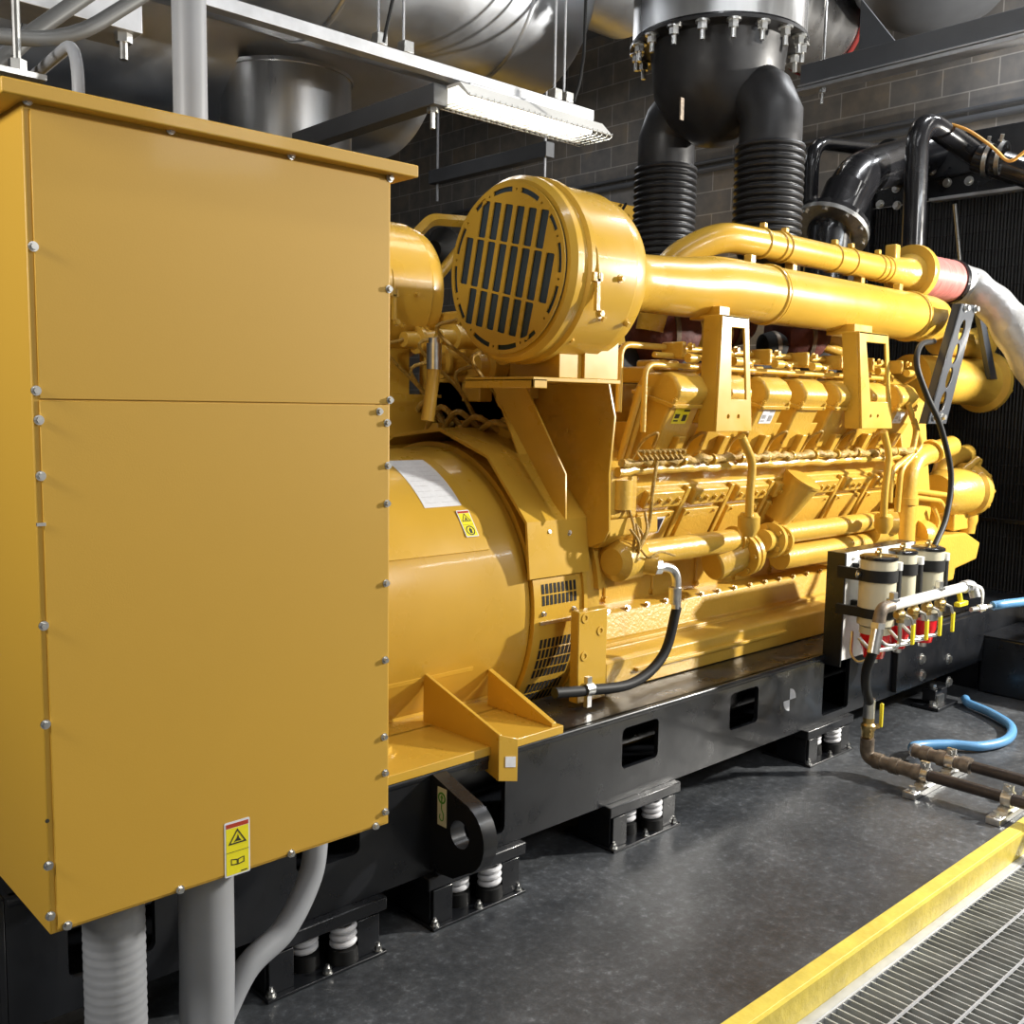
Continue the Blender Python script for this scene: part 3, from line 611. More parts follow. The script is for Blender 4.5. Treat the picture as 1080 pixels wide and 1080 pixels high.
# end elbow
b = B(); q = PY(925, 565, 2.75); tube(b, bend([q+V((-.12, 0, .035)), q+V((.08, 0, .035)), q+V((.10, 0, -.22))], .12), .082, 20); obj('end_elbow', b, 'cast', en)
b = B(); cyl(b, q+V((.0, -.03, .08)), q+V((.05, -.075, .085)), .075, n=24); obj('elbow_cap', b, 'cast', en)
# front elbows
def tb(name, pts, r, mt='cast', rad=.15, n=18):
    b = B(); tube(b, bend(pts, rad, 8), r, n); return obj(name, b, mt, en)
tb('water_elbow', [PY(1003, 470, 2.72), PY(960, 485, 2.70), PY(954, 540, 2.70), PY(952, 600, 2.70)], .062, rad=.22)
b = B(); q = PY(955, 528, 2.70); lathe(b, [(-.02, .072), (.02, .072)], q, Z_, 22); obj('hose_clamp', b, 'cast', en); b = B(); q2_ = PY(983, 476, 2.70); lathe(b, [(-.012, .074), (.012, .074)], q2_, V((1, 0, .45)), 22); obj('hose_clamp', b, 'cast', en)
tb('bypass_elbow', [PY(1020, 478, 2.80), PY(996, 484, 2.80), PY(988, 520, 2.80), PY(986, 560, 2.80)], .058, rad=.2)
tb('small_tube', [PY(962, 517, 2.66), PY(998, 522, 2.66)], .016); tb('small_tube', [PY(962, 524, 2.66), PY(992, 528, 2.66), PY(996, 536, 2.66)], .014, rad=.04)
tb('small_tube', [PY(985, 536, 2.66), PY(990, 548, 2.66), PY(988, 560, 2.66)], .012, rad=.04)
b = B(); lathe(b, [(0, .10), (.05, .105), (.10, .09), (.14, .05)], PY(965, 566, 2.72), V((1, -.3, 0)), 26); obj('pump_body', b, 'cast', en)
# raw-water pump: big drum facing right-front
pc = PY(1015, 517, 2.72); dd = V((1, -.12, .04)).normalized()
b = B(); lathe(b, [(-.30, .12), (-.24, .145), (.0, .15), (.02, .172), (.07, .172), (.09, .13), (.11, .12), (.15, .06)], pc, dd, 32); obj('water_pump', b, 'cast', en)
b = B(); x, y, _ = frame_of(dd)
for k in range(10):
    a = 2*PI*k/10; b = B(); bolt(b, pc+dd*.07+(x*math.cos(a)+y*math.sin(a))*.155, dd, .014, .02); obj('pump_bolt', b, 'cast', en)
b = B(); cyl(b, pc+V((-.08, -.02, .12)), pc+V((.06, -.06, .20)), .022, n=14); cyl(b, pc+V((.10, -.02, .12)), pc+V((.16, -.02, .19)), .03, n=14); obj('pump_nozzle', b, 'cast', en)
b = B(); box(b, PY(1000, 548, 2.72)+V((0, -.04, -.07)), PY(1000, 548, 2.72)+V((.30, .12, .05))); obj('pump_bracket', b, 'cast', en, bev=.01)
# lower front casting
b = B(); prism(b, [PY(u, v, 2.62) for u, v in ((985, 566), (1020, 562), (1034, 572), (1030, 590), (1008, 600), (1006, 612), (985, 618), (960, 622), (955, 590))], (0, .5, 0)); obj('front_cover', b, 'cast', en, bev=.012)
b = B(); lathe(b, [(0, .045), (.05, .05), (.08, .06), (.12, .06)], PY(1020, 562, 2.70), Z_, 20); obj('front_boss', b, 'cast', en)
# upper right accessory: round cover + bracket
b = B(); lathe(b, [(-.85, .15), (-.1, .155), (-.04, .165), (-.02, .205), (.02, .205), (.035, .17), (.09, .13), (.11, .05)], PY(1036, 403, 2.85), V((1, -.12, .0)), 36); obj('aftercooler_end', b, 'cast', en)
cc = PY(1036, 403, 2.85); b = B(); dd = V((1, -.12, 0)).normalized(); x, y, _ = frame_of(dd)
for k in range(8):
    a = 2*PI*k/8+.3; b = B(); bolt(b, cc+dd*.02+(x*math.cos(a)+y*math.sin(a))*.185, dd, .015, .02); obj('cover_bolt', b, 'cast', en)
b = B(); lathe(b, [(-.5, .09), (-.06, .095), (-.03, .11), (.03, .11), (.05, .08), (.08, .03)], PY(1032, 368, 2.85)+V((0, 0, .03)), V((1, -.1, 0)), 26); obj('thermostat_cover', b, 'cast', en)
b = B(); a = PY(985, 351, 2.78); c2_ = PY(1043, 350, 2.78); box(b, (a.x, 2.78, a.z-.02), (c2_.x, 2.95, a.z+.025)); obj('front_shelf', b, 'cast', en, bev=.01)
ext('front_gear_case', [(2.75, .60), (2.70, 1.1), (2.78, 1.75), (3.1, 2.0), (3.8, 2.0), (4.05, 1.7), (4.05, .6)], 5.62, 5.95)
ext('front_lower_case', [(2.85, .20), (2.72, .62), (2.72, 1.0), (3.9, 1.0), (3.9, .2)], 5.9, 6.12)
ext('rear_gear_case', [(2.98, 1.2), (2.94, 1.62), (3.15, 1.80), (3.75, 1.80), (3.95, 1.6), (3.95, 1.2)], 2.98, 3.18)
b = B(); prism(b, [V((2.98, y, z)) for y, z in ((3.02, 1.5), (3.0, 1.95), (3.2, 2.12), (3.75, 2.12), (3.9, 1.95), (3.9, 1.5))], (.25, 0, 0)); obj('rear_turbo_bracket', b, 'cast', en, bev=.01)
for k, (y, z, r, L) in enumerate(((3.12, 1.92, .05, .22), (3.3, 1.86, .07, .16), (3.42, 1.98, .045, .26), (3.56, 1.88, .06, .2), (3.7, 1.98, .05, .24), (3.25, 2.04, .03, .3))):
    b = B(); lathe(b, [(0, r*.6), (.02, r), (L*.6, r), (L*.62, r*1.25), (L*.7, r*1.25), (L*.72, r*.8), (L, r*.7)], (2.98, y, z), -X_, 20); obj('sensor_housing', b, 'cast', en)
    b = B(); tube(b, smooth_path([V((2.98-L, y, z)), V((2.90-L, y+.03, z-.05)), V((2.9, y+.08, z-.22)), V((2.97, y+.05, z-.35))], 5), .008, 8); obj('sensor_cable', b, 'harness', en)
# bits between the two bracket wings behind alternator
for k in range(26):
    x = random.uniform(2.85, 3.05); y = random.uniform(3.05, 3.75); z = random.uniform(1.42, 1.78); s = random.uniform(.02, .07); b = B()
    if k % 3: box(b, (x-s*.6, y-s, z-s*.7), (x+s*.6, y+s, z+s*.7))
    else: cyl(b, (x-s, y, z), (x+s, y, z), s*.8, n=16)
    obj('housing_fitting', b, 'cast', en, bev=.006)
for k in range(5):
    b = B(); y = 3.1+.12*k; tube(b, smooth_path([V((2.9, y, 1.58)), V((2.83, y+.08, 1.62+.02*k)), V((2.86, y+.22, 1.57)), V((2.98, y+.3, 1.6))], 6), .013, 8); obj('starter_cable', b, 'harness', en)
b = B(); q = PY(458, 362, 3.1); cyl(b, q, q+V((0, 0, -.10)), .030, n=20); cyl(b, q+V((0, 0, .02)), q, .022, n=16); obj('breather_cap', b, 'zinc', en, label='bare metal cylindrical fitting')
b = B(); cyl(b, q+V((0, 0, -.10)), q+V((-.03, 0, -.30)), .026, n=16); obj('breather_pipe', b, 'cast', en)
# black hose of the engine low on the near side
hp = [PY(700, 600, 2.58), PY(712, 610, 2.56), PY(714, 640, 2.56), PY(700, 690, 2.56), PY(668, 720, 2.56), PY(620, 728, 2.57), PY(585, 731, 2.58)]
h = thing('oil_hose', 'black hose with bright metal elbow lying on the black frame edge', 'hose', (3.0, 2.57, RT))
b = B(); tube(b, smooth_path(hp[2:], 8), .021, 14); obj('hose', b, 'rubber', h)
b = B(); tube(b, bend([PY(686, 598, 2.60), PY(714, 598, 2.57), PY(713, 642, 2.56)], .10, 8), .020, 14); obj('elbow_fitting', b, 'zinc', h, label='bright zinc elbow')
b = B(); q = PY(712, 628, 2.56); lathe(b, [(-.035, .026), (.035, .027)], q, Z_, 16); q = PY(692, 598, 2.60); lathe(b, [(-.02, .032), (.02, .032)], q, V((1, -.1, 0)), 6); obj('crimp_nut', b, 'zinc', h)
b = B(); q = PY(620, 727, 2.57); lathe(b, [(-.02, .027), (.02, .027)], q, X_, 14); box(b, q+V((-.012, -.01, -.07)), q+V((.012, .01, .05))); obj('hose_clamp', b, 'zinc', h)

# ------------------------------------------------------------------ air cleaners with the slotted face
CLX, CLY, CLZ, CLR = 2.5, 2.755, 2.185, .325
ac = thing('air_cleaner', 'drum-shaped yellow air cleaner with round slotted grille face, above the alternator', 'air cleaner', (CLX, CLY, CLZ-CLR), 'air cleaners')
C0 = V((CLX, CLY, CLZ))
b = B(); lathe(b, [(.0, .20), (.0, .318), (.022, .334), (.045, .334), (.055, .326), (.075, .326), (.085, .340), (.11, .340), (.12, .325), (.34, .325), (.355, .315), (.40, .312), (.425, .30), (.44, .2)], C0+V((.01, 0, 0)), X_, 72); obj('canister', b, 'yellow', ac, sharp=28)
th = math.radians(12.8); ax = V((0, -math.cos(th), -math.sin(th))); ay = V((0, -math.sin(th), math.cos(th)))
holes = []
for (nn_, zc_, hh) in ((6, .160, .132), (8, .0, .172), (6, -.160, .132)):
    for i in range(nn_):
        holes.append(rrect(C0+ax*((i-(nn_-1)/2)*.0632)+ay*zc_, ax, ay, .043, hh, .006, 3))
for k in range(12):
    a0 = 2*PI*k/12+.1; A = [a0+j*.36/6 for j in range(7)]
    if k % 3 == 1: A = [a0+j*.22/6 for j in range(7)]
    r0_, r1_ = .272, .290
    holes.append([C0+ax*(r1_*math.cos(a))+ay*(r1_*math.sin(a)) for a in A]+[C0+ax*(r0_*math.cos(a))+ay*(r0_*math.sin(a)) for a in A[::-1]])
    a = a0-.08; holes.append(circ(C0+ax*(.281*math.cos(a))+ay*(.281*math.sin(a)), ax, ay, .005, 8))
b = B(); holed(b, circ(C0, Y_, Z_, .305, 72), holes, (-.006, 0, 0)); obj('grille', b, 'yellow', ac)
b = B(); cyl(b, C0+V((.006, 0, 0)), C0+V((.009, 0, 0)), .30, n=48); obj('filter_element', b, 'filter', ac, label='dark blue-grey filter behind the slots')
b = B(); a = math.radians(190); q = C0+V((.13, math.cos(a)*.33, math.sin(a)*.33)); box(b, q+V((-.03, -.02, .0)), q+V((.015, .01, .03))); box(b, q+V((-.012, -.02, -.10)), q+V((.004, -.004, .03))); bolt(b, q+V((.01, -.01, -.11)), (0, -1, 0), .012, .015); obj('latch', b, 'cast', ac)
b = B(); tube(b, [C0+V((.10, -.30, .13)), C0+V((.12, -.335, .05)), C0+V((.125, -.345, -.05))], .005, 8); obj('latch_rod', b, 'cast', ac)
for dx_, a in ((.26, 186), (.22, 212), (.36, 214), (.13, 230)):
    a = math.radians(a); d = V((0, math.cos(a), math.sin(a))); b = B(); bolt(b, C0+V((dx_, 0, 0))+d*.324, d, .010, .016); obj('bolt', b, 'zinc' if False else 'cast', ac)
o2 = copy_tree(ac); o2.location = (2.52, 3.98, CLZ-CLR+.03); o2['label'] = 'yellow drum air cleaner on the far side, its edge showing right of the cabinet'
# stand of the near cleaner: shelf, pedestal, wing plate
sd = thing('cleaner_stand', 'yellow folded-plate stand holding the slotted air cleaner', 'stand', (2.95, 2.8, 1.16))
SX = 2.965
q0 = PX(639, 396, SX); q1 = PX(487, 397, SX)
b = B(); box(b, (2.50, 2.60, 1.782), (SX+.005, 2.98, 1.797)); 
obj('shelf', b, 'yellow', sd, bev=.002)
b = B(); box(b, (2.50, 2.60, 1.757), (2.57, 2.612, 1.79)); box(b, (2.50, 2.60, 1.757), (2.508, 2.98, 1.79)); obj('shelf_lip', b, 'yellow', sd, bev=.002)
wing = [(552, 397), (640, 396), (648, 440), (642, 500), (642, 560), (636, 572), (622, 577), (606, 570), (594, 550), (520, 400)]
b = B(); prism(b, [PX(u, v, SX) for u, v in wing], (.012, 0, 0)); obj('wing_plate', b, 'yellow', sd, bev=.002)
g0 = [PX(u, v, SX-.001) for u, v in ((548, 399), (606, 560))]; b = B()
prism(b, [g0[0], g0[0]+V((0, .012, 0)), g0[1]+V((0, .012, 0)), g0[1]], (-.16, 0, 0)); obj('gusset', b, 'yellow', sd, bev=.002)
b = B(); prism(b, [PX(u, v, SX-.17) for u, v in ((516, 399), (552, 399), (598, 500), (598, 548), (585, 530))], (-.010, 0, 0)); obj('brace', b, 'yellow', sd, bev=.002)
lo_ = PX(640, 568, SX); b = B(); prism(b, [PX(u, v, SX+.012) for u, v in ((643, 548), (643, 566), (630, 578), (618, 578))], (.30, 0, 0)); obj('lower_tie', b, 'yellow', sd, bev=.003)
b = B(); box(b, (2.66, 2.63, 1.797), (2.98, 2.90, CLZ-CLR+.13)); obj('pedestal', b, 'yellow', sd, bev=.003)
b = B(); box(b, (2.78, 2.615, 1.798), (2.97, 2.632, CLZ-CLR+.16)); obj('saddle_plate', b, 'yellow', sd, bev=.002)
for u, v in ((597, 454), (632, 445)):
    b = B(); q = PX(u, v, SX); cyl(b, q+V((-.004, 0, 0)), q, .011, n=14); obj('plug', b, 'yellow', sd)
s2 = thing('cleaner_stand', 'yellow folded-plate stand on the far side, showing right of the cabinet', 'stand', (2.9, 4.0, 1.16))
b = B(); box(b, (2.40, 3.72, 1.72), (2.98, 4.35, 1.735)); obj('shelf', b, 'yellow', s2, bev=.002)
b = B(); box(b, (2.55, 3.80, 1.735), (2.85, 4.2, 2.0)); obj('pedestal', b, 'yellow', s2, bev=.002)
b = B(); prism(b, [V((2.98, 3.72, 1.73)), V((2.98, 4.3, 1.73)), V((2.98, 4.2, 1.2)), V((2.98, 3.6, 1.2))], (.012, 0, 0)); obj('wing_plate', b, 'yellow', s2)
b = B(); prism(b, [V((2.95, 3.72, 1.73)), V((2.4, 3.72, 1.73)), V((2.4, 3.72, 1.6)), V((2.9, 3.66, 1.40))], (0, .012, 0)); obj('gusset', b, 'yellow', s2)

# ------------------------------------------------------------------ intake pipe with brackets
ip = thing('intake_pipe', 'big smooth yellow intake pipe running along above the cylinder covers', 'pipe', (4.8, 2.75, 1.59))
IY, IZ, IR = 2.755, 2.235, .135
b = B(); lathe(b, [(2.945, .2), (2.95, .24), (2.97, .23), (3.06, .17), (3.12, .135), (3.20, .118), (3.30, .118), (3.32, .10)], (0, IY, IZ-.03), X_, 40); obj('outlet_cone', b, 'yellow', ip)
b = B(); tube(b, smooth_path([(3.28, IY, IZ-.03), (3.55, IY, IZ-.02), (3.8, IY, IZ), (4.1, IY, IZ)], 8), IR, 32, rf=lambda t: .118+(IR-.118)*min(1, t*1.8)); obj('inlet_elbow', b, 'yellow', ip)
b = B(); lathe(b, [(4.05, .1), (4.05, IR), (5.84, IR), (5.92, IR*.93), (5.97, IR*.72), (5.99, IR*.3)], (0, IY, IZ), X_, 40); obj('main_pipe', b, 'yellow', ip)
for x in (4.17, 5.62):
    b = B(); lathe(b, [(-.02, IR+.0), (-.015, IR+.008), (-.004, IR+.009), (0, IR+.001), (.004, IR+.009), (.015, IR+.008), (.02, IR+.0)], (x, IY, IZ), X_, 40, cap=False); obj('band', b, 'yellow', ip)
    b = B(); box(b, (x-.16, IY-.02, IZ+IR-.02), (x-.12, IY+.02, IZ+IR+.035)); obj('lug', b, 'cast', ip, bev=.004)
for (us, zt) in ((((762, 338), (790, 338), (793, 455), (755, 455)), 0), (((906, 358), (937, 358), (941, 452), (909, 452)), 0)):
    by = 2.56; c = [PY(u, v, by) for u, v in us]; b = B()
    w0 = c[1].x-c[0].x
    zt_ = c[0].z; zb_ = c[2].z; zt_ = max(zt_, 2.09)
    if us[0][0] < 800: zt_ = 2.09; c[0].z = c[1].z = zt_
    def ex(a, b_, z): t = (zt_-z)/(zt_-zb_); return a.x+(b_.x-a.x)*t
    za, zb2 = zt_-.05, zb_+.14
    hl = [V((ex(c[0], c[3], za)+.07, by, za)), V((ex(c[1], c[2], za)-.035, by, za)), V((ex(c[1], c[2], zb2)-.035, by, zb2)), V((ex(c[0], c[3], zb2)+.10, by, zb2))]
    holed(b, [V((c[0].x, by, zt_)), V((c[1].x, by, zt_)), V((c[2].x, by, zb_)), V((c[3].x, by, zb_))],
          [hl, circ(V((c[3].x+.085, by, zb_+.065)), X_, Z_, .009, 12), circ(V((c[3].x+.16, by, zb_+.065)), X_, Z_, .009, 12)], (0, .012, 0))
    prism(b, [V((c[0].x, by+.012, zt_)), V((c[0].x+.01, by+.012, zt_)), V((c[3].x+.01, by+.012, zb_)), V((c[3].x, by+.012, zb_))], (0, .085, 0))
    prism(b, [V((c[0].x, by, zt_-.012)), V((c[1].x, by, zt_-.012)), V((c[1].x, by, zt_)), V((c[0].x, by, zt_))], (0, .12, 0))
    obj('support_bracket', b, 'yellow', ip, bev=.003)
    b = B(); box(b, (c[0].x+.06, by+.06, zt_-.01), (c[1].x-.06, by+.22, IZ-IR*.75)); obj('saddle', b, 'yellow', ip, bev=.004)
# ------------------------------------------------------------------ upper coolant pipe
up = thing('coolant_crossover_pipe', 'thinner yellow pipe with ribbed bands above and behind the big intake pipe', 'pipe', (5, 2.87, 2.4))
UY, UZ = 2.87, 2.50
b = B(); tube(b, bend([V((3.72, 3.08, 2.05)), V((3.75, 3.04, 2.36)), V((3.98, 2.9, 2.50)), V((4.2, UY, UZ)), V((5.62, UY, UZ))], .22, 8), .070, 28); obj('tube', b, 'yellow', up)
for x in (4.28, 4.42, 4.47, 4.95, 5.12, 5.42, 5.48, 5.53): b = B(); lathe(b, [(-.012, .07), (-.006, .077), (.006, .077), (.012, .07)], (x, UY, UZ), X_, 28, cap=False); obj('band', b, 'yellow', up)
for x in (4.28, 4.47, 4.95, 5.12, 5.42): b = B(); box(b, (x-.014, UY-.03, UZ+.07), (x+.014, UY+.0, UZ+.095)); obj('clamp_ear', b, 'cast', up, bev=.004)
b = B(); lathe(b, [(-.06, .07), (.0, .07), (.10, .085), (.18, .09), (.24, .12), (.27, .12)], (5.58, UY, UZ+.0), V((1, .0, .0)), 30); obj('reducer_housing', b, 'cast', up)
b = B(); lathe(b, [(0, .12), (0, .165), (.03, .17), (.05, .165), (.05, .12)], (5.83, UY, UZ+.01), V((1, -.05, -.05)), 32); obj('outlet_flange', b, 'cast', up)
b = B(); box(b, (5.60, UY-.03, UZ+.03), (5.66, UY+.04, UZ+.15)); obj('housing_lug', b, 'cast', up, bev=.01)
for x in (4.6, 5.3): b = B(); box(b, (x-.02, UY+.0, UZ-.35), (x+.02, UY+.05, UZ-.05)); obj('stay', b, 'cast', up, bev=.004)
# red silicone sleeve + silver wrapped hose
rs = thing('silicone_sleeve', 'short red ribbed sleeve joining the yellow pipe to the silver hose', 'sleeve', (6.1, UY, UZ-.1))
s0 = V((5.88, UY, UZ+.005)); s1 = PY(1002, 297, 2.80); dS = (s1-s0).normalized(); Ls = (s1-s0).length
b = B(); lathe(b, [(t*Ls/12, .125+.004*(t % 2)) for t in range(13)], s0, dS, 32); obj('sleeve', b, 'redsil', rs)
b = B(); lathe(b, [(Ls-.01, .128), (Ls-.01, .136), (Ls+.02, .136), (Ls+.02, .128)], s0, dS, 32); obj('band_clamp', b, 'black', rs)
hs = [s1, PY(1022, 303, 2.74), PY(1045, 318, 2.60), PY(1068, 345, 2.45), PY(1090, 385, 2.33), PY(1108, 430, 2.28), V((6.92, 2.25, 1.05)), V((7.02, 2.25, .95))]
b = B(); tube(b, smooth_path(hs, 10), .13, 32, rf=lambda t: .115+.008*math.sin(t*17)+.005*math.sin(t*47)); obj('wrapped_hose', b, 'foil', label='fat silver insulation-wrapped hose curving down at the right edge', cat='hose')
b = B(); tube(b, [PY(1007, 215, 3.0), PY(1014, 290, 3.0)], .012, 10); obj('steel_rod', b, 'zinc', label='thin bright rod rising behind the silver hose', cat='rod', org=PY(1014, 290, 3.0))

# dark slotted brace
br = thing('perforated_brace', 'dark grey slanted brace with oval holes beside the black cable', 'brace', (5.9, 2.6, 1.6))
y_ = 2.50; A = PY(1014, 320, y_); Bq = PY(1030, 322, y_); Cq = PY(998, 447, y_); Dq = PY(978, 447, y_)
ctr = []; hl = []
for t in (.22, .42, .62, .82):
    L = A.lerp(Dq, t); R_ = Bq.lerp(Cq, t); mid = (L+R_)/2; dv = ((Dq-A)+(Cq-Bq)).normalized(); w = (R_-L).length
    hl.append([mid+X_*(.032*math.cos(2*PI*k/16))+dv*(.065*math.sin(2*PI*k/16)) for k in range(16)])
b = B(); holed(b, [A, Bq, Cq, Dq], hl, (0, .012, 0)); prism(b, [A, A+V((.012, 0, 0)), Dq+V((.012, 0, 0)), Dq], (0, .05, 0)); obj('plate', b, 'brace', br, bev=.002)
b = B(); prism(b, [PY(1031, 322, 2.7), PY(1036, 322, 2.7), PY(1052, 400, 2.7), PY(1045, 400, 2.7)], (0, .03, 0)); obj('rear_leg', b, 'brace', br)
for u, v in ((1018, 325), (1028, 326), (985, 440), (993, 440)): b = B(); bolt(b, PY(u, v, y_-.001), (0, -1, 0), .016, .02); obj('bolt', b, 'zinc', br)
b = B(); tube(b, smooth_path([PY(985, 360, 2.62), PY(971, 364, 2.50), PY(967, 385, 2.45), PY(978, 418, 2.42), PY(992, 450, 2.40), PY(1003, 500, 2.38), PY(998, 545, 2.36), PY(986, 575, 2.34), PY(981, 590, 2.34)], 8), .0155, 12)
obj('black_cable', b, 'rubber', label='black cable looping down in front of the engine to the filter panel', cat='cable')
# ------------------------------------------------------------------ exhaust stack and wye
WX, WY = 4.60, 3.40
zf = PY(760, 50, WY).z
sk = thing('exhaust_stack', 'broad shiny stainless exhaust stack above the black forked pipe', 'duct', (WX, WY, zf))
b = B(); cyl(b, (WX, WY, zf+.012), (WX, WY, 5.8), .458, n=72); obj('cladding', b, 'steelv', sk)
b = B(); cyl(b, (WX, WY, zf+.001), (WX, WY, zf+.012), .462, n=64); obj('end_ring', b, 'black', sk)
wy = thing('exhaust_wye', 'black forked exhaust pipe bolted under the stainless stack', 'pipe', (WX, WY, 3.06))
b = B(); lathe(b, [(0, .470), (-.016, .470), (-.018, .365), (-.05, .36), (-.26, .335), (-.40, .25), (-.50, .12), (-.52, .03)], (WX, WY, zf), Z_, 64); obj('collector', b, 'satin', wy)
for k in range(18):
    a = 2*PI*k/18+.1; b = B(); p = V((WX+.435*math.cos(a), WY+.435*math.sin(a), zf-.016)); bolt(b, p, -Z_, .026, .035, .055); obj('flange_bolt', b, 'zinc', wy)
for s, xx in ((-1, 4.60), (1, 4.62)):
    zt = 3.05; yb = WY+s*.35
    b = B(); tube(b, bend([V((WX, WY+s*.06, zf-.08)), V((WX+.004, WY+s*.16, zf-.24)), V((xx, yb, zf-.37)), V((xx, yb, zt-.03))], .05, 1), .160, 40); obj('branch', b, 'satin', wy)
    prof = [(zt-2.46, .150)]
    b = B(); z = zt; pr = []
    while z > 2.53: pr += [(z, .158), (z-.008, .176), (z-.016, .180), (z-.024, .176), (z-.032, .158)]; z -= .036
    pr += [(2.50, .15), (2.40, .11), (2.25, .11)]
    lathe(b, [(q, r) for q, r in pr], (xx, yb, 0), Z_, 48); obj('bellows', b, 'satin', wy, label='black ribbed bellows')
b = B(); q = PY(719, 115, 3.05); box(b, q+V((-.012, -.004, -.05)), q+V((.012, .004, .05))); obj('tag_plate', b, 'fitting', wy)
# turbos and blankets behind the intake pipe
for k, (u, v, r, mt) in enumerate(((700, 350, .17, 'maroon'), (745, 352, .13, 'cast'), (770, 338, .14, 'maroon'), (842, 352, .17, 'maroon'), (690, 338, .12, 'dark'), (880, 350, .13, 'cast'), (815, 365, .08, 'dark'))):
    q = PY(u, v, 3.12+.05*(k % 3)); t_ = thing('turbocharger_section', ['dark red insulation blanket at the left behind the first bracket', 'yellow turbo housing below the pipe elbow', 'dark red blanket just behind the first bracket head', 'dark red round blanket between the two pipe brackets', 'dark housing below the cone of the intake pipe', 'yellow turbo housing left of the second pipe bracket', 'small dark housing between the pipe brackets'][k], 'turbocharger', q)
    b = B(); lathe(b, [(-r, r*.5), (-r*.8, r*.85), (-.2*r, r), (.4*r, r*.95), (.8*r, r*.7), (r, r*.4)], q, V((1, -.5, .1)), 26); obj('housing', b, mt, t_)
    b = B(); lathe(b, [(-.012, r*1.03), (.012, r*1.03)], q, V((1, -.5, .1)), 26); obj('v_band', b, 'fitting' if mt != 'cast' else 'cast', t_)
b = B(); box(b, (3.1, 3.15, 1.80), (5.75, 3.65, 1.98)); obj('valley_cover', b, 'dark', en)
b = B(); tube(b, bend([PY(868, 365, 3.0), PY(905, 378, 2.9), PY(915, 398, 2.85)], .1), .03, 12); obj('oil_return', b, 'cast', en)

# ------------------------------------------------------------------ black coolant pipes and radiator
cp = thing('black_coolant_elbow', 'glossy black elbow pipe with bolted round flange near the radiator', 'pipe', (6.1, 3.4, 2.5))
f0 = PY(875, 243, 3.35); e1 = f0+V((.10, 0, .30)); e2 = V((7.0, 3.30, PX(975, 160, 7.0).z))
b = B(); tube(b, bend([f0+V((-.03, 0, -.35)), f0, PY(893, 200, 3.35)], .02), .135, 32); tube(b, bend([f0, PY(905, 185, 3.35), PX(955, 168, 6.8), PX(985, 160, 7.05)], .12, 4), .145, 36); obj('pipe', b, 'black', cp)
b = B(); dF = (PY(893, 200, 3.35)-f0).normalized(); flange(b, f0, dF, .24, .03, 10, .018); obj('flange', b, 'zinc', cp)
b = B(); flange(b, f0+dF*.035, dF, .235, .03, 10, .016); obj('mating_flange', b, 'black', cp)
q = PX(945, 172, 6.72); b = B(); lathe(b, [(-.09, .152), (-.08, .158), (-.06, .158), (-.05, .15), (.05, .15), (.06, .158), (.08, .158), (.09, .152)], q, V((1, -.35, .07)), 36); obj('coupling', b, 'rubber', cp)
def bentpipe(name, pts, r, label, rad=.16, mt='black'):
    b = B(); tube(b, bend(pts, rad, 10), r, 20); return obj(name, b, mt, label=label, cat='pipe', org=V(pts[0]))
bentpipe('vent_pipe', [PY(851, 300, 3.75), PY(857, 151, 3.75), PX(925, 158, 7.0)], .05, 'black bent pipe immediately right of the ribbed black bellows')
bentpipe('vent_pipe', [PY(961, 300, 3.05), PY(969, 122, 3.05), PX(1050, 178, 6.95)], .07, 'thicker black bent pipe looping over in front of the radiator top', rad=.2)
b = B(); tube(b, [PX(1030, 166, 6.72), PX(1095, 186, 6.80)], .09, 24); obj('hose_coupler', b, 'black', label='black hose coupler at the upper right edge', cat='hose')
b = B(); q = PX(1050, 168, 6.7)
for k in range(2):
    hc = thing('hose_clamp', ['shiny ring clamp on the black hose, left of the pair at the upper right edge', 'shiny ring clamp on the black hose, right of the pair at the upper right edge'][k], 'clamp', q+V((0, .04-.08*k, 0)), 'hose clamps on the radiator hose')
    b = B(); lathe(b, [(-.013, .092), (-.013, .104), (.013, .104), (.013, .092)], q+V((0, .04-.08*k, -.0)), V((.1, -1, -.22)), 24, cap=False); obj('band', b, 'zinc', hc)
    b = B(); bolt(b, q+V((-.03, .04-.08*k, .10)), V((-.3, -.3, 1)), .013, .035); obj('screw', b, 'zinc', hc)
b = B(); tube(b, smooth_path([PX(u, v, 6.45) for u, v in ((972, 142), (982, 134), (1000, 131), (1020, 137), (1040, 150), (1052, 160), (1060, 168), (1068, 169), (1082, 159))], 6), .010, 10)
obj('orange_wire', b, 'orange', label='orange wire strung over the black bent pipe', cat='wire')
rd = thing('radiator', 'large black radiator filling the right side behind the engine', 'radiator', (7.1, 2.7, 0))
RX = 7.05
yL, yR = 3.85, 1.5; zT = 3.22
b = B(); box(b, (RX, yR, .40), (RX+.25, yL, 3.16)); obj('core', b, 'fin', rd)
b = B(); box(b, (RX-.06, yR, 3.30), (RX+.35, yL, 3.58)); obj('header_tank', b, 'frame', rd, bev=.01)
b = B(); box(b, (RX-.03, yR, 3.165), (RX, yL, 3.3)); obj('header_plate', b, 'frame', rd)
b = B(); box(b, (RX-.075, yR, 3.145), (RX+.0, 3.32, 3.168)); obj('header_flange', b, 'galv', rd, bev=.003)
b = B(); box(b, (RX-.07, yL-.10, .2), (RX+.3, yL, 3.6)); obj('side_channel', b, 'frame', rd, bev=.006)
for z in (.95, 2.3):
    b = B(); box(b, (RX-.03, yR, z), (RX, yL-.1, z+.03)); obj('fan_guard_bar', b, 'frame', rd)
b = B()
yy = yR
while yy < yL-.1: cyl(b, (RX-.05, yy, .45), (RX-.05, yy, 3.13), .0028, n=5); yy += .045
zz = .5
